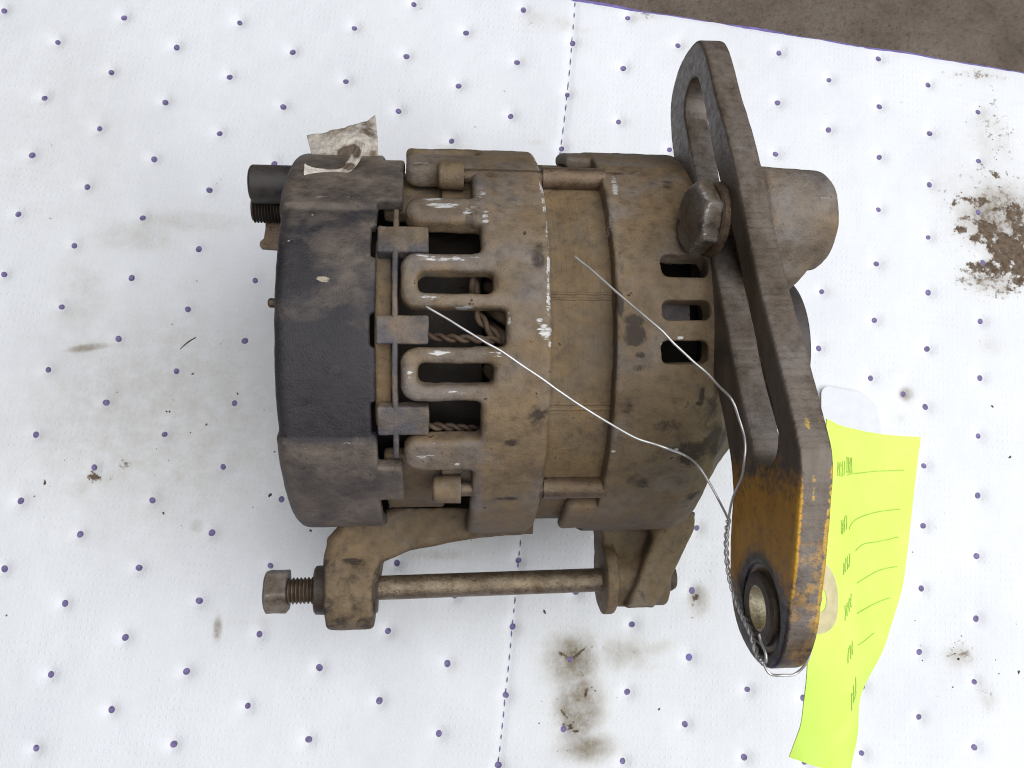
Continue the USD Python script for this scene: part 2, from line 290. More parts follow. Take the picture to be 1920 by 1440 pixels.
def rough3(X, Y, Z, wavelength):
    k = 4.0 / wavelength
    return ndimage.map_coordinates(_wn, [(X * k) % 96, (Y * k) % 96, (Z * k) % 96], order=1, mode='grid-wrap')
def tube(pts, r, n=10, closed_caps=True):
    P = np.asarray(pts, float); T = np.gradient(P, axis=0); T /= np.linalg.norm(T, axis=1)[:, None]
    u = np.cross(T[0], [0.3, 0.2, 1.0]); u /= np.linalg.norm(u); rings = []
    rad = np.broadcast_to(r, len(P))
    for p, t, rr in zip(P, T, rad):
        u = u - t * (u @ t); u /= np.linalg.norm(u); w = np.cross(t, u)
        a = np.arange(n) * 2 * np.pi / n
        rings.append(p + rr * (np.cos(a)[:, None] * u + np.sin(a)[:, None] * w))
    v = np.vstack(rings + [P[:1], P[-1:]]); f = []
    for i in range(len(P) - 1):
        for j in range(n):
            a, b = i * n + j, i * n + (j + 1) % n
            f += [[a, b, b + n], [a, b + n, a + n]]
    e = len(P) * n
    for j in range(n):
        f += [[e, (j + 1) % n, j], [e + 1, e - n + j, e - n + (j + 1) % n]]
    return v, np.array(f)
def spline(pts, n):
    P = np.asarray(pts, float); t = np.r_[0, np.cumsum(np.linalg.norm(np.diff(P, axis=0), axis=1))]
    return CubicSpline(t, P)(np.linspace(0, t[-1], n))
def merge(parts):
    vs, fs, k = [], [], 0
    for v, f in parts:
        f = np.asarray(f)
        if f.shape[1] == 4: f = np.vstack([f[:, [0, 1, 2]], f[:, [0, 2, 3]]])
        vs.append(v); fs.append(f + k); k += len(v)
    return np.vstack(vs), np.vstack(fs)
def lathe(profile, p0, direction, n=48):
    """profile (along, radius) turned about the line from p0 in direction"""
    d = np.asarray(direction, float); d /= np.linalg.norm(d)
    u = np.cross(d, [0.1, 0.3, 1.0]); u /= np.linalg.norm(u); w = np.cross(d, u)
    a = np.arange(n) * 2 * np.pi / n; c = np.cos(a)[:, None] * u + np.sin(a)[:, None] * w
    v = np.vstack([np.asarray(p0) + x * d + r * c for x, r in profile]); f = []
    for i in range(len(profile) - 1):
        for j in range(n):
            q, s = i * n + j, i * n + (j + 1) % n
            f += [[q, q + n, s + n], [q, s + n, s]]
    k = len(v); v = np.vstack([v, np.asarray(p0) + profile[0][0] * d, np.asarray(p0) + profile[-1][0] * d])
    e = (len(profile) - 1) * n
    for j in range(n):
        f += [[k, j, (j + 1) % n], [k + 1, e + (j + 1) % n, e + j]]
    return v, -np.sort(-np.array(f), axis=1) if False else np.array(f)[:, ::-1]
def hexhead(p0, direction, across, height, turn=0.0):
    """chamfered hexagon head as a manifold: a hexagon cut by a cone, from p0 along direction"""
    rc = across / math.sqrt(3)
    hexa = m3.Manifold.cylinder(height, rc, rc, 6)
    cone = m3.Manifold.revolve(m3.CrossSection([[(0, 0), (rc * 1.02, 0), (rc * 1.02, height * .80), (across * .44, height), (0, height)]]), 64)
    m = hexa.rotate((0, 0, turn)) ^ cone
    d = np.asarray(direction, float); d /= np.linalg.norm(d)
    u = np.cross([0, 1.0, 0], d); u /= np.linalg.norm(u); w = np.cross(d, u)
    T = np.c_[u, w, d, np.asarray(p0)]
    return m.transform(T)
def worn_hex(p0, sx, across, height, turn, r):
    """a hexagon bolt head along x with worn, rounded edges and a domed end"""
    h = .38; R = across / math.sqrt(3) + 2
    lo = (min(0, sx * height) - 2, -R, -R); hi = (max(0, sx * height) + 2, R, R)
    X, Y, Z = grid(lo, hi, h); d = None
    for k in range(6):
        a = math.radians(turn + 30 + 60 * k); q = Y * math.sin(a) + Z * math.cos(a) - across / 2
        d = q if d is None else rmax(d, q, r)
    A = X * sx; rad = np.hypot(Y, Z)
    d = rmax(d, A - height, r); d = np.maximum(d, -A)
    d = rmax(d, (rad - across * .5) * .5 + (A - height * .93) * .87, r * .6)
    d = d + .06 * rough3(X + p0[1], Y, Z, 3.5) + .03 * rough3(X, Y + p0[0], Z, 1.6)
    v, f = nets(d, (X[0, 0, 0], Y[0, 0, 0], Z[0, 0, 0]), h)
    q = np.sort(np.stack([v[:, 1] * math.sin(math.radians(turn + 30 + 60 * k)) + v[:, 2] * math.cos(math.radians(turn + 30 + 60 * k)) - across / 2 for k in range(6)] + [np.hypot(v[:, 1], v[:, 2]) * .5 + v[:, 0] * sx * .87 - across * .25 - height * .81], 1), axis=1)
    e = np.exp(-((q[:, -1] - q[:, -2]) / 1.3)**2); nz = meshkit.fbm((v + p0) / 3, 3, 5)
    return v + np.asarray(p0), f, np.stack([e * (.30 + .5 * (nz - .4)), .30 * (nz > .55), e * .7], 1)
def blobmask(v, blobs, coords):
    """sum of soft ellipses (u, w, ru, rw, strength[, turn]) in the surface coordinates of the vertices"""
    a, b = coords; m = np.zeros(len(v))
    for bl in blobs:
        u, w, ru, rw, s = bl[:5]; t = math.radians(bl[5]) if len(bl) > 5 else 0
        x, y = a - u, b - w; c, sn = math.cos(t), math.sin(t)
        q = ((x * c + y * sn) / ru)**2 + ((-x * sn + y * c) / rw)**2
        m = np.maximum(m, s * np.exp(-q**1.5 * .7))
    return m

# ================================================================== floor under the mat
def floor_mesh():
    x = np.linspace(-330, 560, 150); y = np.linspace(-260, 460, 130)
    X, Y = np.meshgrid(x, y, indexing='ij'); Z = -6.5 + .8 * (meshkit.fbm(np.stack([X / 18, Y / 18, 0 * X], -1), 4) - .5) + 3.0 * np.clip(meshkit.fbm(np.stack([X / 9, Y / 9, 0 * X + 3], -1), 3) - .62, 0, 1)
    i = np.arange(150 * 130).reshape(150, 130)
    return np.stack([X, Y, Z], -1).reshape(-1, 3), np.stack([i[:-1, :-1], i[1:, :-1], i[1:, 1:], i[:-1, 1:]], -1).reshape(-1, 4)
obj('floor', floor_mesh(), 'muddy_floor', smooth=True, kind='structure')

# ================================================================== the mat
DOTS = """5 17;230 29;448 39;105 75;329 85;548 95;206 132;429 141;80 180;308 189;530 197;184 238;410 247;57 288;287 296;513 304;161 348;391 354;32 400;265 406;137 459;371 465;5 513;244 519;477 524;113 574;350 578;220 634;458 638;87 692;329 695;197 754;438 755;63 814;307 814;174 876;417 875;35 939;284 938;527 936;147 1002;396 999;5 1067;259 1065;506 1061;119 1132;372 1127;233 1196;485 1190;92 1266;348 1260;598 1253;207 1332;463 1325;64 1405;324 1397;578 1388;744 1056;973 1051;853 1117;1081 1111;727 1184;962 1176;1187 1172;839 1245;1070 1238;711 1315;949 1305;1178 1299;823 1377;1058 1369;1169 1429;935 1437;776 6;982 16;664 50;874 59;1075 77;1179 29;762 104;970 114;1273 82;1170 125;648 150;860 159;1065 174;747 206;958 216;1161 226;847 262;1054 276;1257 278;1646 493;1744 547;1544 545;1643 599;1842 601;1538 652;1742 653;1636 708;1841 708;1739 762;1838 817;1736 873;1837 929;1734 986;1835 1043;1732 1104;1835 1161;1729 1224;1621 1288;1832 1280;1727 1346;1619 1414;1831 1403;1464 95;1558 146;1652 197;1461 189;1556 241;1746 248;1744 156;1651 106;1457 286;1651 293;1745 345;1744 443;1650 391;1848 490;1838 207;1838 300;1838 396;1309 990;1300 1108;1295 1234;1287 1360;1404 1294;1398 1422;1512 1430;1509 1310;1698 738"""
dots = np.array([at(*map(float, s.split()), 0)[:2] for s in DOTS.split(';')])
MAT_Z = 0.0
EDGE = (at(1085, 0, 0)[:2], at(1920, 135, 0)[:2])           # top right edge of the mat
ed = (EDGE[1] - EDGE[0]) / np.linalg.norm(EDGE[1] - EDGE[0]); en = np.array([ed[1], -ed[0]])   # en points into the mat
if en @ (np.array([0, 0]) - EDGE[0]) < 0: en = -en
perf = CubicSpline([-80, 0, 77, 174, 276, 1051, 1176, 1305, 1437, 1520], np.array([at(px, py, 0)[:2] for px, py in ((1084, -80), (1079, 0), (1073, 77), (1064, 174), (1052, 276), (973, 1051), (961, 1176), (948, 1305), (934, 1437), (926, 1520))]))
STAINS_MUD = [(1083, 1312, 24, 3, .46, 4), (1058, 1340, 15, 3, .44, 50), (1086, 1344, 20, 3, .46, -42), (1062, 1362, 20, 3.5, .46, 12), (1052, 1226, 16, 4, .44, 30), (1090, 1222, 14, 3, .55, -40), (1085, 1372, 30, 3, .55, 6), (1100, 1300, 5, 12, .5, 25), (1070, 1225, 26, 24, .2), (1085, 1300, 24, 50, .15), (1880, 452, 46, 18, .72, -24), (1905, 488, 40, 30, .8), (1915, 440, 30, 40, .6), (1890, 400, 50, 20, .55, -25), (1850, 430, 40, 18, .66, 35), (1825, 445, 34, 14, .55, 30), (1820, 378, 50, 12, .5), (1800, 330, 16, 9, .36), (1885, 330, 36, 20, .36),
              (176, 893, 20, 8, .42), (172, 884, 8, 6, .36), (215, 884, 16, 7, .34), (1306, 1128, 9, 16, .36), (1298, 1155, 12, 9, .3), (1850, 508, 50, 20, .56), (1905, 520, 30, 26, .45), (1880, 395, 22, 10, .6), (1880, 230, 20, 50, .26), (1012, 45, 22, 14, .22)]
STAINS_TAN = [(300, 780, 310, 240, .60), (120, 250, 160, 260, .34), (1855, 400, 110, 120, .5), (150, 560, 60, 100, .55), (250, 440, 100, 44, .6), (340, 415, 140, 26, .58), (130, 340, 40, 30, .30), (165, 652, 46, 10, .95, -8), (190, 895, 60, 24, .6), (150, 915, 40, 26, .6), (330, 700, 40, 40, .35), (470, 700, 30, 50, .3), (408, 1178, 10, 27, 1.0), (492, 1165, 18, 12, .5), (450, 1165, 50, 8, .3),
              (1074, 1240, 60, 62, .98), (1084, 1325, 56, 84, 1.0), (1100, 1400, 60, 34, .95), (1165, 1225, 64, 36, .72), (1225, 1220, 45, 18, .6, -20), (1190, 1255, 60, 12, .4, -10), (820, 1040, 70, 12, .6), (920, 1010, 60, 30, .4), (1060, 1000, 60, 30, .3), (1005, 40, 30, 22, .5), (1055, 45, 24, 18, .55), (1090, 55, 22, 8, .5), (1215, 28, 40, 12, .5),
              (1860, 260, 50, 70, .55), (1875, 410, 90, 80, .95), (1865, 520, 70, 40, .8), (1310, 1125, 24, 34, .8), (1330, 1050, 60, 60, .25), (1800, 1230, 34, 24, .7), (1855, 1310, 20, 26, .6), (1855, 650, 26, 20, .5), (1700, 738, 16, 14, .9), (1670, 695, 9, 14, .44, 30), (1690, 785, 8, 8, .5), (90, 10, 60, 30, .15), (270, 8, 60, 20, .25),
              (370, 985, 16, 18, .7), (260, 1000, 40, 14, .3), (850, 275, 30, 8, .55), (1005, 268, 18, 7, .5), (1390, 120, 10, 14, .4), (1440, 40, 60, 12, .3), (1840, 140, 60, 16, .5)]
STAINS_SPK = [(1845, 420, 100, 140, .29), (1870, 240, 50, 90, .26), (1830, 330, 60, 40, .28), (1870, 400, 80, 60, .38), (1850, 530, 70, 40, .36), (1800, 1225, 40, 26, .30), (1848, 1310, 20, 26, .26), (1090, 1300, 70, 110, .20), (1220, 1225, 60, 30, .20), (190, 890, 60, 18, .26), (230, 870, 14, 12, .42), (320, 780, 100, 60, .12), (350, 790, 120, 90, .10), (500, 660, 30, 80, .14), (1310, 1130, 30, 44, .26), (840, 1040, 90, 20, .16), (1010, 40, 40, 26, .2), (1210, 28, 60, 14, .24), (1850, 140, 60, 12, .34), (1760, 140, 60, 12, .24), (370, 985, 18, 16, .3), (460, 1410, 60, 30, .12), (1690, 1000, 60, 60, .12), (1700, 1100, 80, 60, .10), (1850, 650, 26, 22, .2), (1345, 1030, 40, 60, .14), (408, 1178, 9, 24, .3), (165, 648, 40, 8, .24)]
def px_blobs(bl):
    out = []
    for b in bl:
        p = at(b[0], b[1], 0); s = np.linalg.norm(at(b[0] + 10, b[1], 0) - p) / 10
        out.append((p[0], p[1], b[2] * s, b[3] * s, b[4], -(b[5] if len(b) > 5 else 0)))
    return out
def mat_height(x, y):
    p = np.stack([x / 60, y / 60, 0 * x], -1)
    z = 1.6 * (meshkit.fbm(p, 2, 5) - .5) + .5 * (meshkit.fbm(p * 4, 2, 9) - .5) + .22 * (meshkit.fbm(p * 12, 2, 13) - .5)
    return z
def build_mat():
    h = .85
    x = np.arange(-245, 385, h); y = np.arange(-165, 325, h)
    X, Y = np.meshgrid(x, y, indexing='ij')
    Z = mat_height(X, Y)
    for dx, dy in dots:
        i0, i1 = np.searchsorted(x, [dx - 11, dx + 11]); j0, j1 = np.searchsorted(y, [dy - 11, dy + 11])
        r2 = (X[i0:i1, j0:j1] - dx)**2 + (Y[i0:i1, j0:j1] - dy)**2
        Z[i0:i1, j0:j1] -= 1.7 * np.exp(-r2 / 3.2**2) + .45 * np.exp(-r2 / 7.0**2)
    # the crease along the perforation
    t = np.linspace(-80, 1520, 400); pl = perf(t); tree = shapely.LineString(pl)
    px = np.interp(Y, pl[::-1, 1], pl[::-1, 0]); Z -= .7 * np.exp(-((X - px) / 2.2)**2)
    inside = (X - EDGE[0][0]) * en[0] + (Y - EDGE[0][1]) * en[1]
    Z -= .8 * np.exp(-np.maximum(inside, 0) / 2.0)
    i = np.arange(X.size).reshape(X.shape)
    q = np.stack([i[:-1, :-1], i[1:, :-1], i[1:, 1:], i[:-1, 1:]], -1).reshape(-1, 4)
    v = np.stack([X, Y, Z], -1).reshape(-1, 3); ins = inside.reshape(-1)
    # pull the outside border vertices onto the edge, drop the faces beyond
    near = (ins < 0) & (ins > -1.3)
    wob = 1.3 * (meshkit.fbm(np.stack([v[:, 0] / 14, v[:, 1] / 14, 0 * v[:, 0]], -1), 3) - .5)
    v[near, :2] += en * (-ins[near] + wob[near])[:, None]
    q = q[(ins[q] > -1.3).all(1)]
    keep = np.zeros(len(v), bool); keep[q] = True; m = np.cumsum(keep) - 1
    v, q = v[keep], m[q]
    co = (v[:, 0], v[:, 1])
    def sub(bl):
        out = np.zeros(len(v))
        for b in px_blobs(bl):
            R = 2.0 * max(b[2], b[3]); k = np.nonzero((np.abs(v[:, 0] - b[0]) < R) & (np.abs(v[:, 1] - b[1]) < R))[0]
            out[k] = np.maximum(out[k], blobmask(v[k], [b], (v[k, 0], v[k, 1])))
        return out
    col = np.stack([sub(STAINS_MUD) , sub(STAINS_TAN), sub(STAINS_SPK)], 1)
    # ragged: warp strengths by mid noise
    nn = meshkit.fbm(np.stack([v[:, 0] / 7, v[:, 1] / 7, 0 * v[:, 0]], -1), 3, 2)
    col[:, 0] += .35 * (nn - .5) * (col[:, 0] > .05); col[:, 2] += .25 * (nn - .5) * (col[:, 2] > .03)
    lift = np.clip(col[:, 0] - .5, 0, 1); v[:, 2] += .8 * lift
    return v, q, col, (x, y, Z)
mv, mq, mcol, (mx_, my_, mz_) = build_mat()
from scipy.interpolate import RegularGridInterpolator
mat_z = RegularGridInterpolator((mx_, my_), mz_, bounds_error=False, fill_value=0.0)
mat = thing('absorbent_mat', (70, 80, -5), 'white dimpled absorbent mat with violet dots and brown stains spread under everything', 'mat')
obj('fabric_sheet', (mv, mq), 'white_absorbent_fabric', mat, smooth=True, color=mcol)
def underlayer():
    o = EDGE[0] - en * 2.0
    far = 700
    c = [o - ed * 400, o + ed * 500, o + ed * 500 + en * far, o - ed * 400 + en * far]
    n = 120; v = []
    for k in range(n + 1):
        t = -400 + 900 * k / n; w = .7 * math.sin(t * .11) * math.sin(t * .037 + 1) + .4
        for d, z in ((0 - w, -6.0), (0 - w, -3.2), (3.5, -2.6), (far, -2.6)):
            p = o + ed * t + en * d; v.append([p[0], p[1], z])
    f = []
    for k in range(n):
        for j in range(3):
            a = k * 4 + j; f.append([a, a + 4, a + 5, a + 1])
    return np.array(v), np.array(f)
obj('backing_layer', underlayer(), 'violet_underlayer', mat)
def dot_mesh(x, y, seed):
    r = np.random.default_rng(seed); n = 14; a = np.arange(n) * 2 * np.pi / n
    R = 1.42 * r.uniform(.90, 1.10) * (1 + .06 * np.cos(2 * a + r.uniform(0, 6))); v = [[x, y, 0]]
    for k, (s, dz) in enumerate(((.55, 0.0), (1.0, .12))):
        v += [[x + R[j] * s * math.cos(a[j]), y + R[j] * s * math.sin(a[j]), dz] for j in range(n)]
    v = np.array(v); z0 = float(mat_z((x, y))); v[:, 2] += z0
    zz = mat_z(v[:, :2]); v[:, 2] = np.maximum(v[:, 2], zz + .10)
    f = [[0, 1 + j, 1 + (j + 1) % n] for j in range(n)]
    for j in range(n):
        p, q = 1 + j, 1 + (j + 1) % n; f += [[p, p + n, q + n], [p, q + n, q]]
    return v, np.array(f)
for k, (x, y) in enumerate(dots): obj('bond_dot', dot_mesh(x, y, k), 'violet_bond', mat, smooth=True)
t = -20.0
while t < 1500:
    if not 300 < t < 985:
        ln = 12 * rng.uniform(.75, 1.15); p, q = perf(t), perf(t + ln); d = (q - p) / np.linalg.norm(q - p); w = np.array([-d[1], d[0]]) * .38
        c = np.array([p + w * .4, p + (q - p) * .5 + w, q + w * .4, q - w * .4, p + (q - p) * .5 - w, p - w * .4]); z = mat_z(c) + .14
        obj('perforation_slit', (np.c_[c, z], np.array([[0, 4, 1], [0, 5, 4], [1, 4, 2], [2, 4, 3]])[:, ::-1]), 'violet_bond', mat)
    t += 21.5

# ================================================================== the alternator
alt = thing('alternator', (25, AY, 2.0), 'dusty brown car alternator with slotted bracket arm, lying on the white dimpled mat', 'alternator')
def polar_grid(lo, hi, h):
    X, Y, Z = grid(lo, hi, h)
    r = np.hypot(Y - AY, Z - AZ); th = np.degrees(np.arctan2(-(Y - AY), Z - AZ))
    return X, Y, Z, r, th
def th_of(v):
    return np.degrees(np.arctan2(-(v[:, 1] - AY), v[:, 2] - AZ))

# --- rear housing: a ring with looped fingers and an ear for the long bolt
RH = 72.5
K = math.radians(1) * RH                                     # mm of arc per degree
def rect_xs(x0, x1, t0, t1, r=1.5, sides=8):
    b = box(x0, t0 * K, x1, t1 * K); r = min(r, (x1 - x0) / 2.1, (t1 - t0) * K / 2.1)
    return b.buffer(-r).buffer(r, quad_segs=sides)
def rear_plan():
    S = 180 * K
    body = box(12.5, -S - 20, 36.2, S + 20)
    def loop(a, b, xl=-9.6): return rect_xs(xl, 30, a, b, 5.0)
    add = [loop(-27.8, -19.3, -8.6), loop(-10.2, 4.0), loop(13.6, 27.0), loop(37.3, 46.9, -9.0), rect_xs(-9, 30, -53, -40.5, 4)]
    cut = [rect_xs(-4.3, 18.4, -5.2, .2, 2.0), rect_xs(-4.3, 18.4, 17.4, 22.9, 2.0), rect_xs(-30, 14.8, -19.3, -10.6, 1.5), rect_xs(-30, 22.2, 3.9, 13.4, 2.0), rect_xs(-30, 14.8, 27.0, 37.3, 1.8)]
    t = 98.0                                                  # round the far side
    while t < 300:
        add.append(loop(t, t + 14)); cut.append(rect_xs(-4.1, 18.4, t + 4.3, t + 9.6, 2.2)); cut.append(rect_xs(-30, 16, t + 14, t + 23.3, 2)); t += 23.3
    # wrap angles over 180
    from shapely.affinity import translate
    add += [translate(a, 0, -2 * S) for a in add]; cut += [translate(a, 0, -2 * S) for a in cut]
    g = unary_union([body] + add).difference(unary_union(cut))
    # pockets of the through bolts
    g = g.difference(rect_xs(-3, 10.2, -40.5, -27.8, 2.5)).difference(rect_xs(-12, 7.5, 46.9, 62, 3)).difference(box(-12, 62 * K, 8.5, 98 * K))
    return g.buffer(.8).buffer(-.8)
EZ = 53.0; EYL = -26.4                                        # long bolt at the rear ear
def rear_housing():
    X, Y, Z, r, th = polar_grid((-44, -44, 0), (39, 143, 150), .62)
    S = 180 * K
    f2 = sd2(rear_plan(), (-14, -S - 5), (40, S + 5)); d2 = f2(X, th * K)
    shell = np.abs(r - 68.6) - 3.9
    d = rmax(d2, shell, 2.5)
    # inner flange that closes the ring at its right end and a floor in the bolt pockets
    d = smin(d, np.maximum(np.abs(r - 66.5) - 1.6, np.maximum(10 - X, X - 35)) + 0.0 * r, 1.0) if False else d
    pock = np.maximum(np.abs(r - 63.5) - 2.0, np.maximum(np.maximum(3 - X, X - 30), np.minimum(np.abs(th + 36) - 8, np.abs(th - 55) - 9) * K)); d = smin(d, pock, 1.5)
    # arm and ear
    pl = [(612, 1060), (613, 1010), (640, 980), (700, 962), (775, 938), (850, 925), (960, 940), (1010, 985), (1003, 1000), (930, 1004), (860, 1014), (770, 1032), (715, 1055), (706, 1085)]
    poly = Polygon([at(px, py, 60)[:2] for px, py in pl]).buffer(1.5).buffer(-1.5)
    fa = sd2(poly, (-48, -48), (45, 60)); da = fa(X, Y)
    top = 68 - .10 * np.maximum(0, 10 - X)
    arm = rmax(da, np.maximum(Z - top, 40 - Z), 4.0)
    ear = rmax(np.hypot(Y - EYL, Z - EZ) - 15.0, np.abs(X + 31.6) - 8.9, 1.5)
    d = smin(d, smin(arm, ear, 5.0), 3.0)
    d = np.maximum(d, 61.5 - r) if False else d
    d = smax(d, -np.maximum(r - 63.5, np.abs(X - 10) - 40), .8)   # keep the bore clear
    d = d + .09 * rough3(X, Y, Z, 5.0) + .06 * rough3(X, Y, Z, 1.9)
    return nets(d, (X[0, 0, 0], Y[0, 0, 0], Z[0, 0, 0]), .62)
v, f = rear_housing()
th = th_of(v); rr = np.hypot(v[:, 1] - AY, v[:, 2] - AZ)
def cb(px, py, rx, ry, s, R, turn=0):                         # a blob given at a pixel, on a cylinder; sizes in pixels
    x, t = cyl(px, py, R); return (x, t * K, rx * .163, ry * .163, s, turn)
chips = [cb(px, py, rx, ry, s, RH, tn) for px, py, rx, ry, s, tn in ((1023, 360, 5, 44, .50, 4), (1026, 425, 4, 30, .42, 4), (1029, 500, 4, 60, .44, 3), (1029, 560, 7, 40, .46, 3), (1022, 622, 17, 17, .50, 0), (1012, 600, 10, 8, .42, 0), (880, 395, 24, 12, .40, -35), (900, 365, 24, 14, .40, -45), (960, 330, 30, 12, .34, 40), (975, 335, 14, 16, .36, 0), (810, 372, 26, 10, .44, 0), (830, 385, 40, 10, .48, 0), (790, 306, 24, 6, .42, 5), (820, 325, 8, 6, .46, 0), (830, 485, 60, 8, .42, 0), (795, 478, 30, 10, .36, 0), (870, 482, 50, 7, .38, 0), (805, 558, 34, 6, .42, 0), (860, 570, 40, 4, .36, 0), (820, 662, 30, 6, .44, 0), (870, 575, 20, 4, .5, 0), (768, 700, 8, 20, .36, 0), (860, 735, 30, 6, .36, 0), (930, 665, 30, 8, .36, 0), (955, 600, 4, 20, .44, 0), (800, 855, 30, 5, .42, -8), (857, 870, 6, 6, .5, 0), (910, 410, 10, 24, .42, 0))]
grease_and_shade = [cb(px, py, rx, ry, s, RH) for px, py, rx, ry, s in ((1010, 480, 18, 40, .34), (940, 330, 60, 20, .30), (1005, 790, 26, 40, .42), (960, 830, 20, 12, .42), (955, 935, 40, 8, .34), (885, 400, 20, 30, .28), (990, 700, 30, 60, .2))]
bare = [cb(px, py, rx, ry, s, RH) for px, py, rx, ry, s in ((830, 485, 80, 14, .45), (830, 380, 60, 20, .5), (950, 470, 60, 50, .35), (800, 310, 40, 30, .4), (960, 310, 60, 20, .4), (1000, 540, 30, 40, .35), (870, 560, 60, 10, .4), (850, 740, 70, 12, .3))]
outer = rr > RH - 4.5
co = (v[:, 0], th * K)
col = np.stack([blobmask(v, chips, co) * outer, blobmask(v, grease_and_shade, co) * outer, blobmask(v, bare, co) * outer], 1)
ear_zone = (v[:, 1] < -8); col[:, 1] = np.maximum(col[:, 1], .22 * (v[:, 1] < -14) + .08 * ear_zone)
ridge = (rr > RH - .9) & (v[:, 0] < 16) & (np.abs(th - 6) < 60); nz_ = meshkit.fbm(v / 6, 3, 21)
col[:, 2] = np.maximum(col[:, 2], ridge * (.25 + .6 * (nz_ - .35))); col[:, 0] = np.maximum(col[:, 0], ridge * np.clip(nz_ - .54, 0, 1) * 1.2 * (v[:, 0] < 12))
edge_r = (v[:, 0] > 34.6) & (rr > RH - 2.2); col[:, 0] = np.maximum(col[:, 0], edge_r * np.clip(nz_ - .34, 0, 1) * np.where((th < -22) | ((th > -9) & (th < 13.5)), 2.4, 1.0) * (th < 14))
obj('rear_housing', (v, f), 'dusty_cast_aluminium', alt, smooth=True, color=col, label='dusty cast rear housing with looped ventilation fingers and a mounting ear')

# --- rear plastic cover
def rear_cover():
    X, Y, Z, r, th = polar_grid((-51, -4, 3), (-7, 140, 148), .7)
    t = np.clip((np.abs(th - 6.3) - 31.9) / 1.0, 0, 1); t = t * t * (3 - 2 * t)
    R = 68.3 + 1.3 * t
    xl = -47.6 - .7 * t
    d = rmax(r - R, xl - X, 4.2)
    # right edge: straight in the middle, tabs above and below
    S = 180 * K
    plan = unary_union([box(-60, -S - 9, -17.4, S + 9), rect_xs(-30, -9.6, -53.5, -28.4, 1.0), rect_xs(-30, -9.3, 47.6, 61.5, 1.0), rect_xs(-30, -9.6, 120, 150, 1), rect_xs(-30, -9.6, -140, -110, 1)])
    notch = unary_union([rect_xs(-18.8, -10, -20, -10.5, .4), rect_xs(-18.8, -10, 4.8, 13.5, .4), rect_xs(-18.8, -10, 28.2, 37.8, .4)])
    f2 = sd2(plan.difference(notch), (-56, -S - 5), (-5, S + 5)); d2 = f2(X, th * K)
    d = rmax(d, d2, .9)
    d = np.maximum(d, -np.maximum(r - 64.8, -45 - X))
    d = d + .05 * rough3(X, Y, Z, 6) + .03 * rough3(X, Y, Z, 2)
    return nets(d, (X[0, 0, 0], Y[0, 0, 0], Z[0, 0, 0]), .7)
v, f = rear_cover()
th = th_of(v); RC = 69.5
dust = np.clip((np.abs(th - 6.3) - 31.0) / 3, 0, 1)
co = (v[:, 0], th * K)
cc = [cb(px, py, rx, ry, s, RC) for px, py, rx, ry, s in ((605, 521, 14, 8, .56), (540, 447, 4, 3, .6), (585, 398, 5, 4, .6), (660, 832, 30, 4, .45), (640, 600, 4, 4, .5), (625, 370, 60, 4, .42), (570, 840, 20, 4, .4), (690, 640, 5, 5, .4))]
dz = [cb(px, py, rx, ry, s, RC, tn) for px, py, rx, ry, s, tn in ((640, 450, 60, 40, .26, 0), (690, 480, 30, 60, .32, 0), (590, 340, 80, 30, .5, 0), (640, 520, 80, 20, .2, -30), (620, 870, 90, 30, .45, 0), (690, 420, 20, 40, .35, 0), (560, 560, 60, 20, .12, -30), (620, 385, 100, 8, .35, 0))]
dm = blobmask(v, dz, co); darkp = blobmask(v, [cb(560, 860, 30, 50, .22, RC), cb(545, 330, 14, 30, .25, RC)], co)
# b below 0 is clipped, so express dust as less bare colour: start from bare .3 and take dust away
col = np.stack([blobmask(v, cc, co), darkp, np.clip(.30 - .62 * dust - dm, -1, 1)], 1)
NEG = np.clip(-col[:, 2], 0, 1)
metal_dirt('cover_plastic', (.030, .027, .031), (.165, .132, .105), (.024, .019, .018), dirt_lo=.18, dirt_hi=.62, rough=.55, chip=(.40, .34, .26), streak=(1, 1.5, .8), streak_rot=(.7, .2, .5))
col[:, 2] = np.clip(.66 + .28 * np.clip((th - 2) / 12, 0, 1) - (.52 + .3 * np.clip((th - 2) / 12, 0, 1)) * dust - 1.1 * dm + .25 * darkp, 0, 1)
cov = obj('rear_cover', (v, f), 'cover_plastic', alt, smooth=True, color=col, label='dark plastic rear cover with dusty upper and lower bands')

# clips and their carrier ring
def sector(x0, x1, r0, r1, t0, t1, r=.5, h=.45, bulge=0.0, noise=.03):
    """a rounded block that follows the shaft's cylinder"""
    ts = np.radians(np.linspace(t0, t1, 9)); pts = [(AY - q * np.sin(a), AZ + q * np.cos(a)) for a in ts for q in (r0, r1)]
    lo = (x0 - 2, min(p[0] for p in pts) - 2, min(p[1] for p in pts) - 2); hi = (x1 + 2, max(p[0] for p in pts) + 2, max(p[1] for p in pts) + 2)
    X, Y, Z, rr, th = polar_grid(lo, hi, h)
    tm, tw = (t0 + t1) / 2, (t1 - t0) / 2
    a = np.abs(X - (x0 + x1) / 2) - (x1 - x0) / 2; b = np.abs(rr - (r0 + r1) / 2) - (r1 - r0) / 2; c = (np.abs(th - tm) - tw) * math.radians(1) * rr
    q = [np.maximum(k + r, 0) for k in (a, b, c)]
    d = np.sqrt(q[0]**2 + q[1]**2 + q[2]**2) + np.minimum(np.maximum(np.maximum(a, b), c) + r, 0) - r
    d = d + noise * rough3(X, Y, Z, 2.5)
    return nets(d, (X[0, 0, 0], Y[0, 0, 0], Z[0, 0, 0]), h)
obj('clip_ring', sector(-17.8, -12.6, 61.5, 64.2, -18.0, 36.5, .6, .6), 'stator_iron', alt, smooth=True)
obj('clip_rib', sector(-12.3, -10.5, 60.5, 69.5, -25.2, 44.2, .5, .4), 'dusty_plastic', alt, smooth=True)
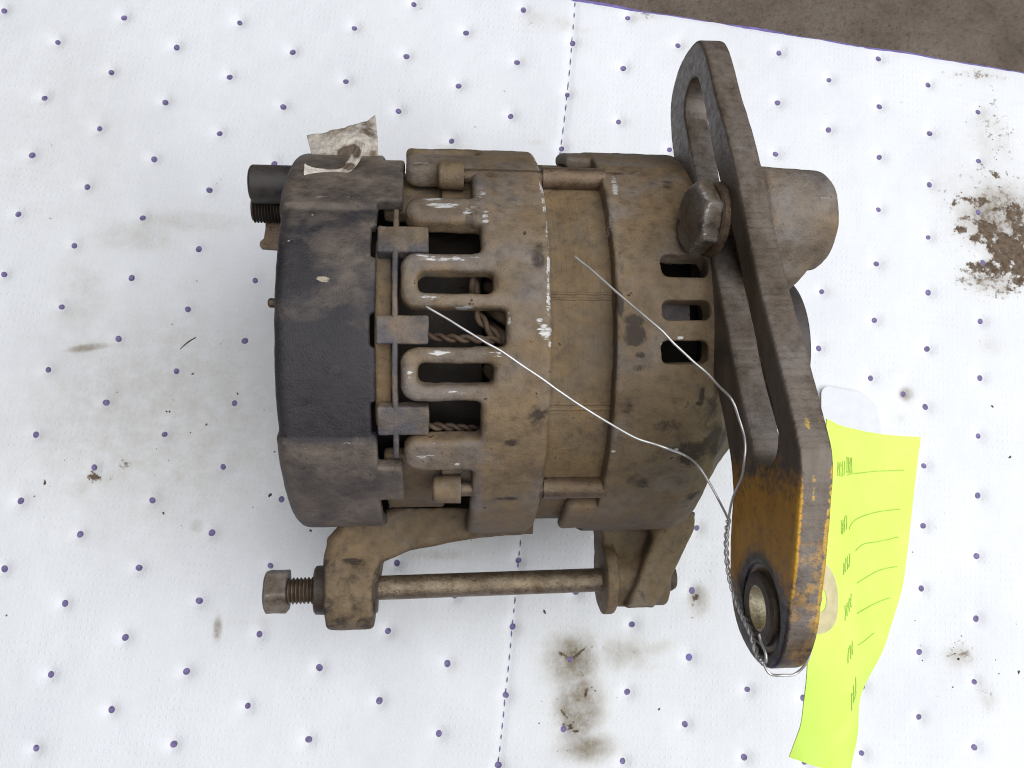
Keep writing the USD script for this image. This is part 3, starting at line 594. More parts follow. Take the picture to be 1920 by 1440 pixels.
for t0, t1 in ((-19.3, -11.3), (5.5, 12.8), (28.8, 37.0)):
    obj('cover_clip', sector(-17.0, -1.2, 64.5, 69.5, t0, t1, .7, .38, noise=.06), 'dusty_plastic', alt, smooth=True)
for t0, t1 in ((-82, -30), (48, 84)):
    obj('end_collar', sector(-16, 4.5, 58, 63.5, t0, t1, 1.5, .8), 'stator_iron', alt, smooth=True)
# dark insides: brush holder drum, winding, leads
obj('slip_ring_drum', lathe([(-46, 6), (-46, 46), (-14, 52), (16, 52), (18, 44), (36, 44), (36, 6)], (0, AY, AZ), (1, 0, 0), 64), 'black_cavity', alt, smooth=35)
def winding():
    out = []
    for k in range(52):
        t = k * 360 / 52; n = 14; u = np.linspace(0, 1, n)
        pts = [pol(18 + 15 * s, t + 5.5 * math.sin(s * math.pi), 55 + 6 * math.sin(math.pi * min(1, s * 1.5))) for s in u]
        out.append(tube(pts, 2.5, 8))
    return merge(out)
obj('stator_winding', winding(), 'brown_enamel', alt, smooth=True)
def twist(path, r, off, turns, n=70):
    P = spline(path, n); T = np.gradient(P, axis=0); T /= np.linalg.norm(T, axis=1)[:, None]
    u = np.cross(T, [0.2, 0.1, 1.0]); u /= np.linalg.norm(u, axis=1)[:, None]; w = np.cross(T, u)
    a = np.linspace(0, turns * 2 * np.pi, n)
    return merge([tube(P + off * (np.cos(a + ph)[:, None] * u + np.sin(a + ph)[:, None] * w), r, 8) for ph in (0, np.pi)])
def on(px, py, R):
    x, t = cyl(px, py, R); return pol(x, t, R)
obj('twisted_lead', twist([on(795, 628, 64), on(840, 634, 65), on(890, 636, 64.5), on(940, 640, 62)], .75, .75, 3), 'brown_enamel', alt, smooth=True)
obj('twisted_lead', twist([on(890, 570, 62), on(903, 600, 63.5), on(925, 625, 63), on(945, 640, 60)], .9, .9, 1.6), 'brown_enamel', alt, smooth=True)
obj('twisted_lead', twist([on(885, 500, 60), on(888, 520, 62), on(890, 550, 60)], 1.1, .8, .6), 'brown_enamel', alt, smooth=True)
obj('twisted_lead', twist([on(795, 797, 64), on(830, 800, 65), on(870, 803, 63), on(900, 806, 60)], .75, .75, 2.5), 'brown_enamel', alt, smooth=True)

# --- stator
RS = 67.4
def stator():
    prof = []; x = 33.0
    while x < 62.0:                                          # laminations, slightly proud of one another
        q = RS + .10 * (meshkit.noise([[x * 1.7, 0, 0]])[0] - .5)
        prof += [(x, q - .04), (x + .12, q), (x + .68, q), (x + .8, q - .04)]; x += .8
    return lathe([(33, 58)] + prof + [(x, 58)], (0, AY, AZ), (1, 0, 0), 180)
st = obj('stator', stator(), 'stator_iron', alt, smooth=30, label='brown stator ring of thin stacked steel plates')
for t0 in (-.2, 29.5, -62, 92, 124, 156, 188, 220, 252):
    for dt in (-.75, .75):
        obj('weld_seam', tube([pol(33.5 + k * 2.4, t0 + dt + .12 * math.sin(k * 2.1), RS - .10) for k in range(13)], .5, 8), 'stator_iron', st, smooth=True)
# through bolts between the two housings
for tb, rb, x0, h0 in ((-39.6, 70.4, 2.6, 8.6), (56.0, 69.6, .8, 9.4), (-130, 71, 3, 8), (140, 71, 3, 8)):
    c = pol(0, tb, rb)
    b = obj('through_bolt', lathe([(x0 + 3, 2.4), (36.5, 2.4), (36.5, 3.6), (57.5, 3.6), (57.5, 2.4), (64, 2.4)], c, (1, 0, 0), 28), 'oily_steel', alt, smooth=40)
    if h0: obj('bolt_head', lathe([(0, .3), (0, 3.2), (.5, 4.1), (1.3, 4.5), (h0, 4.7), (h0, .3)], c + np.array([x0 - 1, 0, 0]), (1, 0, 0), 32), 'dusty_metal', b, smooth=45)

# --- front housing
BX0 = 95.0; BT = 8.5; XL = BX0 - BT                          # bracket: right face, thickness, left face
BOLT = atx(1345, 412, XL)                                    # adjusting bolt on the bracket's left face
EYR = -24.4; EZR = 49.5
def front_housing():
    h = .66
    X, Y, Z, r, th = polar_grid((43, -42, 1), (127, 142, 175), h)
    prof = Polygon([(56.2, 72.3), (87.5, 72.3), (91.5, 70.8), (95.8, 64), (98.5, 50), (100, 34), (104, 30), (106, 20), (98, 17), (95, 26), (93, 46), (90, 60), (84, 66.3), (56.2, 66.3)])
    fp = sd2(prof, (40, 0), (130, 80)); d = fp(X, r) - .3
    S = 180 * K; slots = [rect_xs(70.6, 85.6, -10.4, -4.2, 2.6), rect_xs(70.2, 85.6, 1.7, 6.6, 2.2), rect_xs(70, 84.8, 11.6, 17.2, 2.0)]
    for k in range(12): t0 = 96 + k * 16; slots.append(rect_xs(70.5, 85, t0 - (360 if t0 > 180 else 0), t0 + 9 - (360 if t0 > 180 else 0), 2))
    fs = sd2(unary_union(slots), (60, -S - 5), (95, S + 5)); d = smax(d, -np.maximum(fs(X, th * K), 52 - r), .8)
    d = np.minimum(d, rmax(np.abs(X - 57.2) - .9, np.maximum(r - 72.85, 67 - r), .4) + np.maximum(0, np.abs(th - 11) - 44))
    # lugs that take the through bolts, reaching left over the stator
    lug = unary_union([rect_xs(46.5, 70, -74, -52.5, 2.5), rect_xs(45.5, 70, 62.5, 84, 4), rect_xs(48, 70, 120, 140, 3), rect_xs(48, 70, -140, -120, 3)])
    fl = sd2(lug, (40, -S - 5), (75, S + 5)); d = smin(d, rmax(fl(X, th * K), np.abs(r - 70.0) - 2.2, 1.8), 1.0)
    # threaded boss for the adjusting bolt, with its web down to the housing
    by, bz = BOLT[1], BOLT[2]
    taper = 16.2 - .05 * (X - 96)
    boss = rmax(np.hypot(Y - by, Z - bz) - taper, np.maximum(BX0 + .3 - X, X - 118.6), 3.2)
    ux, uz = by - AY, bz - AZ; L = math.hypot(ux, uz); ux, uz = ux / L, uz / L
    s = (Y - AY) * ux + (Z - AZ) * uz; w = -(Y - AY) * uz + (Z - AZ) * ux
    web = rmax(np.abs(w) - (20 + .0 * s), np.maximum(np.maximum(BX0 + .5 - X, X - (109 + .10 * (s - 60))), np.maximum(28 - s, s - L)), 3.0)
    d = smin(d, smin(boss, web, 5.0), 4.0)
    # ear for the long bolt: disc, thick rib and a sunk web
    disc = rmax(np.hypot((Y - EYR), (Z - EZR)) - 14.5, np.abs(X - 70.6) - 2.4, .8)
    rib = Polygon([at(px, py, 66)[:2] for px, py in ((1243, 960), (1306, 958), (1305, 990), (1255, 1095), (1228, 1140), (1175, 1140), (1190, 1105))]).buffer(.01)
    fr = sd2(rib, (45, -60), (125, 40)); dr = rmax(fr(X, Y), np.maximum(Z - 66, 36 - Z), 2.0)
    webp = Polygon([at(px, py, 58)[:2] for px, py in ((1128, 960), (1280, 960), (1230, 1120), (1160, 1135), (1135, 1060))])
    fw = sd2(webp, (45, -60), (125, 40)); dw = rmax(fw(X, Y), np.maximum(Z - 56, 36 - Z), 2.0)
    barrel = rmax(np.hypot((Y - EYR), (Z - EZR)) - 11.5, np.maximum(72 - X, X - 94.5), 1.0)
    flank = rmax(np.hypot(Y - 8, (Z - 52) * .8) - 24, np.abs(X - 84) - 18, 6.0)
    ear = smin(smin(disc, dw, 1.2), smin(dr, barrel, 3.0), 2.2)
    d = smin(d, ear, 7.0)
    # flank that carries the wall out to the lower front corner
    fk = sd2(Polygon([(80, 20 * K), (99.5, 22 * K), (101.5, 44 * K), (97, 48.5 * K), (92.5, 54 * K), (90.5, 60 * K), (91, 72 * K), (80, 72 * K)]).buffer(-1).buffer(1), (60, 0), (110, 110)); d = smin(d, rmax(fk(X, th * K), np.abs(r - (67.9 - .55 * np.maximum(0, X - 86.5 + .08 * (th - 25)))) - 4.2, 1.6), 3.0)
    d = smax(d, -np.maximum(r - 62.5, np.maximum(50 - X, X - 84)), .8)
    d = d + .10 * rough3(X, Y, Z, 5.0) + .06 * rough3(X, Y, Z, 1.9)
    return nets(d, (X[0, 0, 0], Y[0, 0, 0], Z[0, 0, 0]), h)
v, f = front_housing()
th = th_of(v); rr = np.hypot(v[:, 1] - AY, v[:, 2] - AZ); co = (v[:, 0], th * K)
chips = [cb(px, py, rx, ry, s, 72.3, tn) for px, py, rx, ry, s, tn in ((1152, 350, 9, 50, .44, 4), (1143, 420, 5, 30, .40, 4), (1270, 495, 8, 3, .55, 0), (1275, 633, 8, 4, .6, 0), (1242, 645, 5, 4, .5, 0), (1268, 842, 6, 3, .6, 0), (1150, 845, 5, 4, .5, 0), (1230, 315, 14, 5, .36, 30), (1255, 385, 10, 4, .4, 20))]
grease_and_shade = [cb(px, py, rx, ry, s, 72.3) for px, py, rx, ry, s in ((1185, 630, 26, 24, .48), (1190, 600, 22, 14, .42), (1200, 665, 14, 8, .5), (1175, 760, 24, 22, .46), (1195, 690, 20, 10, .4), (1165, 500, 10, 50, .34), (1162, 570, 10, 30, .4), (1315, 740, 5, 16, .6), (1310, 755, 10, 6, .5), (1260, 800, 50, 24, .36), (1290, 850, 60, 40, .44), (1330, 780, 50, 60, .36), (1200, 900, 40, 30, .36), (1180, 320, 24, 24, .28), (1255, 350, 20, 40, .28), (1345, 830, 40, 60, .40), (1300, 930, 30, 30, .3), (1240, 600, 20, 90, .16))]  # grease patches; the large lower right blobs also paint in shade on the flank
bare = [cb(px, py, rx, ry, s, 72.3) for px, py, rx, ry, s in ((1200, 310, 80, 14, .3), (1150, 400, 10, 80, .25))]
outer = rr > 64
col = np.stack([blobmask(v, chips, co) * outer, blobmask(v, grease_and_shade, co) * outer, blobmask(v, bare, co) * outer], 1)
bossz = (v[:, 0] > 96) & (v[:, 2] > 128); col[:, 2] = np.maximum(col[:, 2], bossz * (.25 + 1.5 * (meshkit.fbm(v / 8, 3, 51) - .4)))
bx = np.exp(-((v[:, 0] - 112) / 8)**2 - ((v[:, 1] - 90) / 5)**2) * bossz; col[:, 0] = np.maximum(col[:, 0], .31 * bx)
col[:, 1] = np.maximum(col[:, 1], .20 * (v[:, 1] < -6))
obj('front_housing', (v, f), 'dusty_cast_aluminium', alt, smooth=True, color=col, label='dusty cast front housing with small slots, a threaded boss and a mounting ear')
# fan and rotor behind the slots, pulley
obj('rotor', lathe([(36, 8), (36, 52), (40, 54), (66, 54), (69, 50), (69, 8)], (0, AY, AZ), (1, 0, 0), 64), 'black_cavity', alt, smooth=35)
fan = obj('fan', lathe([(70.0, 8), (70.0, 54), (71.2, 54), (71.2, 8)], (0, AY, AZ), (1, 0, 0), 64), 'dark_steel', alt, smooth=30)
for k in range(11):
    t = 4 + k * 360 / 11; a = [pol(71, t - 4, 60), pol(83.0, t - 4, 60), pol(83.0, t + 4.5, 60.5), pol(71, t + 4.5, 60.5), pol(71, t + 7, 40), pol(83, t + 7, 40)]
    vv = np.array(a + [p + (np.array([0, AY, AZ]) - p) * [0, .02, .02] for p in a]); fq = np.array([[0, 1, 2, 3], [9, 8, 7, 6], [3, 2, 5, 4], [10, 11, 8, 9], [0, 6, 7, 1], [1, 7, 8, 2], [2, 8, 11, 5], [4, 10, 9, 3], [3, 9, 6, 0], [4, 5, 11, 10]])
    obj('fan_blade', (vv, fq), 'fan_steel', fan)
pp = [(110, 8)] + [(110, 30), (112, 30.8), (113.5, 30.8), (114.5, 29), (116, 26)]
for k in range(5): pp += [(117 + k * 3, 28.0), (118.4 + k * 3, 25.6)]
pp += [(132.5, 27.5), (133.5, 30.4), (136.6, 30.8), (138.2, 30.2), (138.6, 28), (137, 24), (128, 20), (128, 8)]
pul = obj('pulley', lathe(pp, (0, AY - 3.5, AZ), (1, 0, 0), 96), 'black_rubber', alt, smooth=35)
obj('shaft_nut', hexhead((128, AY - 3.5, AZ), (1, 0, 0), 22, 12), 'oily_steel', alt)
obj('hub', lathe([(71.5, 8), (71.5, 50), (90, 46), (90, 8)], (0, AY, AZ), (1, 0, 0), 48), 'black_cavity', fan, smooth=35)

# --- long pivot bolt
p0, p1 = at(497, 1110, EZ), at(1262, 1082, EZR - 1)
ax = (p1 - p0) / np.linalg.norm(p1 - p0); ln = np.linalg.norm(p1 - p0)
def thread(p, d, r0, r1, length, pitch=1.45):
    prof = [(0, r0)]; x = .2
    while x < length - pitch: prof += [(x, r0), (x + pitch * .42, r1), (x + pitch * .58, r1), (x + pitch, r0)]; x += pitch
    return lathe(prof + [(length, r0)], p, d, 36)
xs = lambda px, py=1110: (at(px, py, EZ) - p0) @ ax
prof = [(xs(690), 4.7), (ln - .8, 4.7), (ln, 3.4)]
pv = obj('pivot_bolt', lathe(prof, p0, ax, 40), 'bright_bolt_steel', alt, smooth=40, label='long worn pivot bolt through both mounting ears')
hv, hf, hc = worn_hex(p0 + ax * xs(541), -1, 15.6, xs(541), -4, .6)
obj('hex_head', (hv, hf), 'worn_head_steel', pv, smooth=True, color=hc * [.8, 1, .8])
obj('thread', thread(p0 + ax * xs(538), ax, 4.15, 5.1, xs(640) - xs(538)), 'oily_steel', pv, smooth=30)
obj('bushing', lathe([(xs(590), 5.0), (xs(590), 8.6), (xs(593), 9.3), (xs(622), 9.6), (xs(622), 5)], p0, ax, 40), 'dark_steel', pv, smooth=40)
obj('bushing', lathe([(xs(690), 4), (xs(690), 9.8), (xs(705), 9.8), (xs(709), 9.0), (xs(709), 4)], p0, ax, 40), 'dark_steel', pv, smooth=40)
obj('bolt_end', lathe([(ln - 6, 4), (ln - 5.5, 5.6), (ln - 1.5, 5.6), (ln + .3, 4.6), (ln + .6, 0.5)], p0, ax, 32), 'dark_steel', pv, smooth=35)

# --- rear terminals
c = at(470, 347, 104); c2 = at(560, 347, 104)
tp = np.array([c[0], c2[1], 104.0])
obj('terminal_cap', lathe([(0, .5), (0, 5.6), (.5, 6.4), (1.1, 6.75), (22, 6.75), (22, .5)], tp, (1, 0, 0), 48), 'black_rubber', alt, smooth=40, label='black rubber terminal cap on the rear face')
sp = at(474, 392, 92)
sd = obj('threaded_stud', thread(sp, np.array([1, 0, 0]), 4.2, 5.0, 20, 1.1), 'dark_steel', alt, smooth=30)
def tab():
    pl = [(497, 396), (497, 428), (494, 446), (487, 452), (486, 460), (489, 463), (540, 467), (540, 396)]
    P = Polygon([at(px, py, 90)[:2] for px, py in pl]); m = trimesh.creation.extrude_polygon(P, 2.4, engine='earcut'); m.apply_translation([0, 0, 87]); return m
obj('terminal_tab', tab(), 'oily_steel', alt)
nb = at(503, 568, 134)
obj('small_screw', lathe([(0, .3), (0, 1.0), (.5, 1.5), (6, 1.6), (6, .3)], nb, (1, 0, 0), 20), 'oily_steel', alt, smooth=40)

# torn foil sticker on the cover
def sheet(rows, n=40, m=24, th=.18, ripple=.25, seed=1):
    """a thin crumpled sheet through a grid of points, with real thickness"""
    G = np.array(rows, float); a = np.linspace(0, 1, G.shape[0]); b = np.linspace(0, 1, G.shape[1]); u = np.linspace(0, 1, n); w = np.linspace(0, 1, m)
    kx, ky = min(3, len(a) - 1), min(3, len(b) - 1)
    P = np.stack([RectBivariateSpline(a, b, G[..., k], kx=kx, ky=ky)(u, w) for k in range(3)], -1)
    nrm = np.cross(np.gradient(P, axis=0), np.gradient(P, axis=1)); nrm /= np.linalg.norm(nrm, axis=-1, keepdims=True) + 1e-9
    if nrm[..., 2].mean() < 0: nrm = -nrm
    rp = (meshkit.fbm(np.stack([u[:, None] * 6 + 0 * w, w * 6 + 0 * u[:, None], 0 * u[:, None] + seed + 0 * w], -1), 3) - .5) * ripple
    P = P + nrm * rp[..., None]
    top, bot = P + nrm * th / 2, P - nrm * th / 2
    i = np.arange(n * m).reshape(n, m); q = np.stack([i[:-1, :-1], i[1:, :-1], i[1:, 1:], i[:-1, 1:]], -1).reshape(-1, 4)
    e = np.r_[i[0, :], i[1:, -1], i[-1, ::-1][1:], i[::-1, 0][1:-1]]; e2 = np.roll(e, -1); o = n * m
    side = np.stack([e, e2, e2 + o, e + o], 1)
    tp_, bt_ = q, q[:, ::-1] + o
    nn = np.cross(top.reshape(-1, 3)[q[:, 1]] - top.reshape(-1, 3)[q[:, 0]], top.reshape(-1, 3)[q[:, 2]] - top.reshape(-1, 3)[q[:, 0]])[:, 2].mean()
    F = np.vstack([tp_, bt_, side]) if nn > 0 else np.vstack([tp_[:, ::-1], bt_[:, ::-1], side[:, ::-1]])
    return np.vstack([top.reshape(-1, 3), bot.reshape(-1, 3)]), F
zf = 122
foilA = sheet([[at(575, 254, 104), at(584, 290, 109), at(592, 330, 112)], [at(612, 247, 106), at(616, 285, 110), at(625, 330, 112)], [at(645, 240, 107), at(645, 280, 111), at(652, 330, 112)], [at(678, 230, 107), at(682, 270, 111), at(682, 330, 112)], [at(704, 218, 106), at(708, 262, 110), at(711, 330, 112)]], 60, 44, .2, 1.4, 3)
pf = project(foilA[0]); mk = lambda bl: blobmask(foilA[0], bl, (pf[:, 0], pf[:, 1]))
obj('torn_foil_label', foilA, 'foil', cov, smooth=True, label='torn dirty metal foil sticker standing off the rear cover', color=np.stack([mk([(628, 285, 10, 8, .3)]), mk([(655, 288, 26, 16, .62, -20), (690, 240, 20, 26, .34), (700, 280, 10, 40, .3), (600, 292, 30, 8, .3)]), mk([(610, 268, 40, 22, .35)])], 1))
foilB = sheet([[at(572, 306, 129), at(570, 318, 129), at(570, 332, 129)], [at(598, 316, 127.6), at(600, 324, 127.6), at(604, 330, 127.5)], [at(636, 316, 127), at(640, 321, 127), at(646, 325, 127)], [at(648, 306, 127), at(656, 312, 127.6), at(662, 318, 127.5)], [at(660, 285, 126), at(670, 292, 127), at(676, 298, 127)], [at(668, 262, 125), at(677, 266, 126), at(684, 271, 126)]], 44, 16, .25, .8, 8)
pf = project(foilB[0]); mk = lambda bl: blobmask(foilB[0], bl, (pf[:, 0], pf[:, 1]))
obj('foil_fold', foilB, 'foil', cov + '/torn_foil_label', smooth=True, color=np.stack([mk([(590, 322, 16, 8, .34)]), mk([(655, 312, 14, 8, .5), (668, 285, 10, 16, .5)]), mk([(590, 322, 30, 12, .4)])], 1))

# --- slotted bracket: a flat bar in the upright plane of the bolt
def inpl(px, py, x): return atx(px, py, x)[1:]
up_ = [(1310, 76), (1326, 110), (1340, 170), (1370, 280), (1410, 480), (1450, 640), (1480, 760), (1500, 860), (1497, 940), (1489, 1050), (1478, 1150), (1467, 1215)]
lo_ = [(1448, 1252), (1422, 1245), (1395, 1208), (1377, 1160), (1370, 1110), (1368, 1000), (1372, 900), (1345, 740), (1320, 640), (1300, 555), (1280, 400), (1262, 290), (1257, 190), (1275, 120), (1294, 88)]
_o = np.array([inpl(*p, XL) for p in up_ + lo_]); _o = np.vstack([_o, _o[:1]]); _t = np.r_[0, np.cumsum(np.sqrt(np.linalg.norm(np.diff(_o, axis=0), axis=1)))]
outline = Polygon(CubicSpline(_t, _o, bc_type='periodic')(np.linspace(0, _t[-1], 400))).buffer(0)
outline = outline.buffer(3, quad_segs=12).buffer(-6, quad_segs=12).buffer(3, quad_segs=12)
sl_lo = [(1278, 192), (1284, 220), (1296, 298), (1303, 351), (1325, 450), (1341, 500), (1351, 555), (1364, 619), (1378, 694), (1400, 778), (1411, 833), (1422, 864), (1437, 880)]
sl_up = [(1452, 868), (1460, 833), (1447, 783), (1435, 730), (1417, 655), (1400, 575), (1389, 528), (1372, 440), (1342, 301), (1326, 227), (1314, 181), (1303, 142)]
_a = np.array([inpl(*p, XL) for p in sl_lo]); _b = np.array([inpl(*p, XL) for p in sl_up[::-1]])
_la, _lb = shapely.LineString(_a), shapely.LineString(_b)
_mid = [((np.array(_la.interpolate(q, True).coords[0]) + np.array(_lb.interpolate(q, True).coords[0])) / 2) for q in np.linspace(.07, .925, 14)]
SW = float(np.median([_lb.distance(shapely.Point(p)) for p in _mid[3:-2]]))
_cl = spline(np.c_[np.array(_mid), np.zeros(14)], 60)[:, :2]; _cl = np.vstack([_cl[0] + (_cl[0] - _cl[3]) * .4, _cl])
slot = shapely.LineString(_cl + [.1, .2]).buffer(SW + .3, quad_segs=16)
HOLE = inpl(1425, 1140, XL)
hole = shapely.geometry.Point(*HOLE).buffer(7.6)
counter = shapely.geometry.Point(*HOLE).buffer(11.0)
def bracket():
    h = .6
    b = outline.bounds; lo, hi = (b[0] - 4, b[1] - 4), (b[2] + 4, b[3] + 4)
    X, Y, Z = grid((XL - 2, lo[0], lo[1]), (BX0 + 2, hi[0], hi[1]), h)
    fo = sd2(outline.difference(slot).difference(hole), lo, hi); d2 = fo(Y, Z)
    d2 = d2 + .10 * rough3(X * .3, Y, Z, 12.0) + .05 * rough3(X, Y, Z, 4.0)
    d = rmax(d2, np.abs(X - (XL + BX0) / 2) - BT / 2, 1.0)
    d = smax(d, -(np.hypot(np.hypot(Y - HOLE[0], Z - HOLE[1]) - 10.6, X - XL) - 1.3), .5)       # worn ring round the hole
    d = d + .02 * rough3(X, Y, Z, 4.0)
    return nets(d, (X[0, 0, 0], Y[0, 0, 0], Z[0, 0, 0]), h)
v, f = bracket()
yy, zz = v[:, 1], v[:, 2]
rh = np.hypot(yy - HOLE[0], zz - HOLE[1])
nn = meshkit.fbm(np.stack([yy / 12, zz / 12, v[:, 0] / 12], -1), 3, 4)
edge_d = -sd2(outline, (outline.bounds[0] - 4, outline.bounds[1] - 4), (outline.bounds[2] + 4, outline.bounds[3] + 4))(yy, zz)
lowend = np.clip((19 - yy + 22 * (nn - .5)) / 17, 0, 1)
face = (v[:, 0] < XL + .8)
paint = np.where(face, lowend, np.clip((12 - yy + 60 * (meshkit.fbm(np.stack([yy / 16, zz / 16, v[:, 0] / 8], -1), 4, 31) - .5)) / 20, 0, 1)) * np.where(face, np.clip((rh - 12) / 6, 0, 1) * np.clip((yy + 24) / 10, .45, 1), .28 + .8 * (meshkit.fbm(np.stack([yy / 5, zz / 5, v[:, 0] / 3], -1), 4, 17) - .5)) * .66
yellow = np.clip((40 - yy) / 14, 0, 1) * np.clip((yy + 30) / 20, 0, 1) * (~face) * (edge_d < 1.2) * (.0 + .36 * (meshkit.fbm(np.stack([yy / 7, zz / 7, v[:, 0] / 3], -1), 4, 11) - .35) / .3) + lowend * (np.abs(v[:, 0] - BX0) < 1.6) * .52 + lowend * (np.abs(v[:, 0] - XL) < 1.2) * (edge_d < 2.2) * .46 + (~face) * 0.0
grs = np.where(face, np.exp(-((rh - 11) / 4)**2) * .62, 0) + np.where(face & (yy < -22), .34, 0) + lowend * (~face) * (edge_d < 1.4) * (.22 + .5 * (nn - .5)) + (yy < -20) * (~face) * .12
obj('slotted_bracket', (v, f), 'bracket_steel', alt, smooth=True, color=np.stack([grs, paint, yellow], 1), label='long slotted steel bracket arm with worn orange paint at its lower end')
bs = np.array([XL, HOLE[0], HOLE[1]])
def ring_lathe(prof, p, n=48):
    v, f = lathe(prof + [prof[0]], p, (1, 0, 0), n); return v, f[:-2 * n]
brk = '/World/alternator/slotted_bracket'
obj('bushing_collar', ring_lathe([(-.9, 6.0), (-.9, 8.6), (-.3, 9.6), (3, 9.6), (3, 6.0)], bs), 'dark_steel', brk, smooth=35)
obj('bushing_sleeve', ring_lathe([(-.7, 5.4), (-.7, 6.05), (8.6, 6.05), (8.6, 5.4), (6.6, 5.15), (5.6, 5.4), (4.4, 5.15), (3.2, 5.4), (2.0, 5.2), (1.0, 5.4)], bs), 'worn_bright_steel', brk, smooth=35)
# adjusting bolt
def cock(v, deg=7.5):
    a = math.radians(deg); w = np.asarray(v) - BOLT; c, q = math.cos(a), math.sin(a)
    return np.stack([w[:, 0] * c + w[:, 2] * q, w[:, 1], -w[:, 0] * q + w[:, 2] * c], 1) + BOLT + np.array([-.7, 0, 0])
ab = obj('adjusting_bolt', lathe([(-4, .5), (-4, 4.9), (26, 4.9), (26, .5)], BOLT, (1, 0, 0), 32), 'dark_steel', alt, smooth=40, label='large worn hex bolt with flange clamping the slotted bracket')
wv, wf = lathe([(-2.9, 4), (-2.9, 10.4), (-2.3, 11.2), (-.6, 11.4), (-.15, 11.0), (-.15, 4)], BOLT, (1, 0, 0), 64)
obj('washer', (cock(wv), wf), 'oily_steel', ab, smooth=35)
hv, hf, hc = worn_hex(BOLT + np.array([-2.7, 0, 0]), -1, 19.2, 5.8, 4, .5)
obj('hex_head', (cock(hv), hf), 'worn_head_steel', ab, smooth=True, color=hc)

# ================================================================== paper tag, card and wire
TG = {  # rows top to bottom, columns left to right: pixel and height
    0: [(1551, 779, 158), (1600, 797, 150), (1645, 806, 138), (1728, 815, 128)],
    1: [(1542, 900, 166), (1592, 905, 156), (1640, 905, 143), (1716, 905, 130)],
    2: [(1532, 1010, 170), (1590, 1012, 160), (1640, 1012, 146), (1705, 1012, 132)],
    3: [(1524, 1125, 172), (1592, 1125, 160), (1640, 1120, 146), (1690, 1112, 134)],
    4: [(1516, 1215, 168), (1600, 1220, 156), (1632, 1218, 146), (1660, 1214, 138)],
    5: [(1511, 1280, 160), (1590, 1292, 152), (1606, 1296, 146), (1612, 1300, 138)],
    6: [(1503, 1360, 150), (1575, 1375, 146), (1604, 1380, 138), (1607, 1382, 128)],
    7: [(1478, 1424, 142), (1550, 1450, 140), (1586, 1458, 134), (1588, 1462, 124)]}
rows = [[at(*p) for p in TG[k]] for k in range(8)]
tag = thing('paper_tag', at(1600, 1100, 150), 'fluorescent yellow green paper tag wired to the lower end of the slotted bracket', 'tag')
G = np.array(rows); TA = np.array([0, .165, .32, .48, .62, .73, .87, 1.0])
_ud, _wd = np.linspace(0, 1, 121), np.linspace(0, 1, 61)
def _soft(k):
    A = np.stack([PchipInterpolator(np.linspace(0, 1, 4), G[i, :, k])(_wd) for i in range(8)]); A = np.stack([np.interp(_ud, TA, A[:, j]) for j in range(61)], 1)
    return RectBivariateSpline(_ud, _wd, ndimage.gaussian_filter1d(A, 3.0, axis=0, mode='nearest'), kx=3, ky=3, s=0)
_nz = [.5 * (meshkit.fbm(np.stack([7 * _ud[:, None] + 0 * _wd, 4 * _wd + 0 * _ud[:, None], 0 * _ud[:, None] + 40 + 9 * k + 0 * _wd], -1), 3) - .5) for k in range(3)]
tagS = [RectBivariateSpline(_ud, _wd, _soft(k)(_ud, _wd) + _nz[k], kx=3, ky=3, s=0) for k in range(3)]
def tag_pt(u, w): return np.array([s(u, w, grid=False) for s in tagS]).T
def tag_sheet(n=90, m=50, th=.35):
    u = np.linspace(0, 1, n); w = np.linspace(0, 1, m); P = np.stack([s(u, w) for s in tagS], -1)
    nr = np.cross(np.gradient(P, axis=0), np.gradient(P, axis=1)); nr /= np.linalg.norm(nr, axis=-1, keepdims=True); nr *= np.sign(nr[..., 2].mean())
    i = np.arange(n * m).reshape(n, m); q = np.stack([i[:-1, :-1], i[:-1, 1:], i[1:, 1:], i[1:, :-1]], -1).reshape(-1, 4)
    a, b = P.reshape(-1, 3), (P - nr * th).reshape(-1, 3)
    t0 = np.cross(a[q[:, 1]] - a[q[:, 0]], a[q[:, 2]] - a[q[:, 0]])[:, 2].mean()
    if t0 < 0: q = q[:, ::-1]
    e = np.r_[i[0, :], i[1:, -1], i[-1, ::-1][1:], i[::-1, 0][1:-1]]; e2 = np.roll(e, -1); o = n * m
    return np.vstack([a, b]), np.vstack([q, q[:, ::-1] + o, np.stack([e, e + o, e2 + o, e2], 1)])
obj('paper_sheet', tag_sheet(), 'fluorescent_paper', tag, smooth=40)
from scipy.optimize import least_squares
_u, _w = np.meshgrid(np.linspace(0, 1, 161), np.linspace(0, 1, 121), indexing='ij'); _P = project(tag_pt(_u.ravel(), _w.ravel())); _UW = np.stack([_u.ravel(), _w.ravel()], 1)
def tag_uw(px, py): return _UW[np.argmin(((_P - [px, py])**2).sum(1))]
